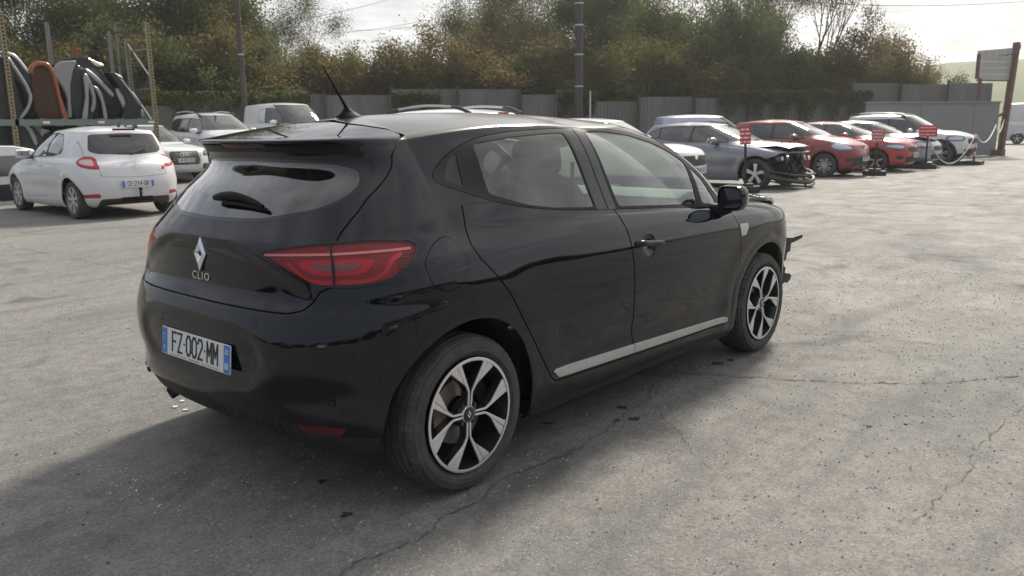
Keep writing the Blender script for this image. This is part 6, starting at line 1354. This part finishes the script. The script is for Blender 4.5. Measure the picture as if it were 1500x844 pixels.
for i,(x,y,w,h,k,mt,lb) in enumerate(SHRUBS): plant('shrub',*SH[k],{'a':LF_A,'b':LF_B,'c':LF_C,'d':LF_D}[mt],x,y,float(rise(x,y))*.0+.0,(w/5.0,h/5.4),i*1.7,lb,'shrub','shrubs of the hedge beyond the fence')
for i,(x,y,h,k,mt,lb) in enumerate(TREES): 
    b_=[10.5,12,9,10][k]; plant('tree',*TR[k],{'a':LF_A,'b':LF_B,'c':LF_C,'d':LF_D}[mt],x,y,0,(h/b_*1.12,h/b_*1.22),i*2.3,lb,'tree','trees beyond the fence')
# a continuous mass of undergrowth right behind the fence
r_=np.random.default_rng(77); n=60000; t=r_.random(n); nn_=np.array([-fd_[1],fd_[0]]); Q=FA+fd_*(t*(FL+3)-2)[:,None]+nn_*(1.5+4.5*r_.random(n))[:,None]; zz=2.9*r_.random(n)**.8*(.75+.25*np.sin(t*37)*np.sin(t*91))*(1-.35*smst((t-.80)/.2))
uo=mk('undergrowth',leaves(np.c_[Q,zz],.075,5),LF_B,sharp=60); tag(uo,'tangled dull green undergrowth pressed against the back of the fence','undergrowth',kind='stuff')
# ivy hanging over the fence top
for j,(s0,s1,nv,lb) in enumerate([(17.5,19.3,900,'dark ivy spilling over the sheet fence behind the white suv roof'),(9.5,14.5,1500,'thin straggly ivy hanging over the fence behind the white panel van'),(24.0,25.6,900,'dark ivy clump hanging over the fence above the blue-grey hatchback'),(31.0,38.5,3600,'low dark ivy and brambles sprawling along the top of the fence at the right')]):
    t=s0+(s1-s0)*r_.random(nv); q=FA+fd_*t[:,None]-nn_*(.12+.10*r_.random(nv))[:,None]; z=2.45-1.1*r_.random(nv)**2*(np.sin(t*5+1)*.4+.6)+.35*r_.random(nv)
    tag(mk('ivy',leaves(np.c_[q,z],.07,60+j),LF_C,sharp=60),lb,'ivy',kind='stuff')
# ---------------------------------------------------------------- poles and wires
WPO=dirty('creosoted_pole',(.055,.045,.04),.85,0,0,(.13,.12,.11),(.1,.5),5,.15)
def pole(x,y,h,r0,lb,bands):
    e=empty('utility_pole',(x,y,0),0,lb,'utility pole','poles beyond the fence'); mk('shaft',tube([(0,0,0),(0,0,h*.5),(.0,0,h)],[r0*1.1,r0,r0*.85],12),WPO,e,sharp=40)
    mk('band',jn([tube([(0,0,z),(0,0,z+.05)],r0*1.12,12) for z in bands]),SAT,e,sharp=40); return e
x,y=along(849,33.2); pole(x,y,9,.155,'thick dark utility pole in front of the trees above the black car',[2.9,4.1,5.2,6.0]); tag(mk('marker_stake',tube([(0,0,0),(0,0,2.75)],.03,6),PLW,sharp=40),'thin white stake at the foot of the thick utility pole','stake').location=(x+.35,y-.3,0)
x2,y2=along(371,30.1); pole(x2,y2,10,.095,'thin dark utility pole behind the white panel van',[4,7])
def wire(a,b,sag,lb,r=.012):
    t=np.linspace(0,1,20)[:,None]; P=np.array(a)+(np.array(b)-np.array(a))*t; P[:,2]-=sag*4*(t*(1-t))[:,0]; tag(mk('overhead_wire',tube(P,r,4),DRK,sharp=60),lb,'wire','overhead wires')
def sky_pt(px,py,depth):
    v=f_*depth+R3*((px-750)/FPX*depth)-U3*((py-422)/FPX*depth); return tuple(CAM+np.array(v))
for (a,b,d0,d1,lb) in WIRES: wire(sky_pt(a[0],a[1],d0),sky_pt(b[0],b[1],d1),.3,lb)
for px,hh,lb in ((188,3.6,'pair of pale green steel posts with cross rungs behind the rack'),):
    x,y=along(px,22.5); e=empty('steel_frame',(x,y,0),RD(-20),lb,'frame'); mk('post',jn([bar((0,0,0),(0,0,4.0),.08),bar((.18,.1,0),(.18,.1,4.2),.05)]),RKG,e,sharp=20); mk('rung',jn([bar((0,0,z),(.95,0,z+.02),.04) for z in (3.15,3.95)]+[bar((.45,0,2.1),(.98,0,3.0),.06)]),FPO,e,sharp=20)

# ---------------------------------------------------------------- the yard behind the photographer (it shows in the paint and glass)
BP=['at the far left','second from the far left','third from the left','left of the shed','behind the shed roof, left','behind the shed roof, right','right of the shed','second right of the shed','nearest of those on the left side','second of those on the left side','third of those on the left side','fourth of those on the left side','last of those on the left side','at the far right']
for i,(x,y,w,h,k) in enumerate([(-24,-20,9,7,0),(-17,-25,9,8,1),(-10,-27,9,7.5,2),(-3,-28,9,7,3),(4,-28,9,8.5,0),(11,-29,9,7.5,1),(18,-28,9,8,2),(25,-27,9,7,3),(-28,-12,8,7,2),(-30,-4,8,8,1),(-31,4,8,6.5,0),(-30,12,8,7.5,3),(-27,20,8,7,1),(33,-25,9,8,0)]):
    plant('shrub',*SH[k],LF_C,x*1.25,y*1.25,0,(w/5,h*.55/5),i*1.3,'dark hedge shrub behind the viewpoint, '+BP[i],'shrub','hedge behind the viewpoint')
def copy_tree(o,parent=None):
    c=o.copy(); COL.objects.link(c); c.parent=parent
    for ch in o.children: copy_tree(ch,c)
    return c
for src,x,y,rz,lb in ((E_[0],-3.2,-13.5,82,'white suv with roof rails parked behind the viewpoint, on the left'),(I_[0],2.4,-14.5,95,'dark red hatchback parked behind the viewpoint'),(B_[0],7.2,-15.5,88,'white four-ring suv parked behind the viewpoint'),(A_[0],-13.5,-3.0,5,'white three-door hatchback parked behind and left of the viewpoint'),(H_[0],-14.5,3.4,-4,'smashed blue-grey hatchback parked left of the viewpoint')):
    c=copy_tree(src); c.location=(x,y,0); c.rotation_euler=(0,0,RD(rz)); c['label']=lb
sh=empty('workshop',(3,-24,0),0,'long pale workshop shed with grey doors behind the viewpoint','building'); sh['kind']='thing'
mk('wall',box((0,0,2.0),(24,8,4.0)),dirty('pale_cladding',(.42,.41,.38),.7,0,0,(.25,.22,.18),(.1,.5),.8,.3),sh,sharp=20); mk('roof',jn([box((0,2.1,4.5),(24.6,4.7,.12),0,0,-.22),box((0,-2.1,4.5),(24.6,4.7,.12),0,0,.22)]),GRP,sh,sharp=20)
for x in (-8,-1,6): mk('door',box((x,4.03,1.6),(3.6,.08,3.2)),GRP,sh,sharp=20)

# ---------------------------------------------------------------- light autumn haze, added mostly to stand in for veiling lens glare
hz_m=bpy.data.materials.new('haze'); hz_m.use_nodes=True; nt=hz_m.node_tree; nt.nodes.clear(); pv=nd(nt,'ShaderNodeVolumePrincipled'); pv.inputs['Density'].default_value=.0009; pv.inputs['Color'].default_value=(.93,.95,.97,1); pv.inputs['Anisotropy'].default_value=.5
o_=nd(nt,'ShaderNodeOutputMaterial'); nt.links.new(pv.outputs[0],o_.inputs['Volume'])
hzo=mk('haze',box((260,260,13.5),(1400,1400,29)),hz_m,sharp=20); hzo['kind']='stuff'; hzo['label']='thin pale haze over the whole yard, added mostly to imitate lens glare'
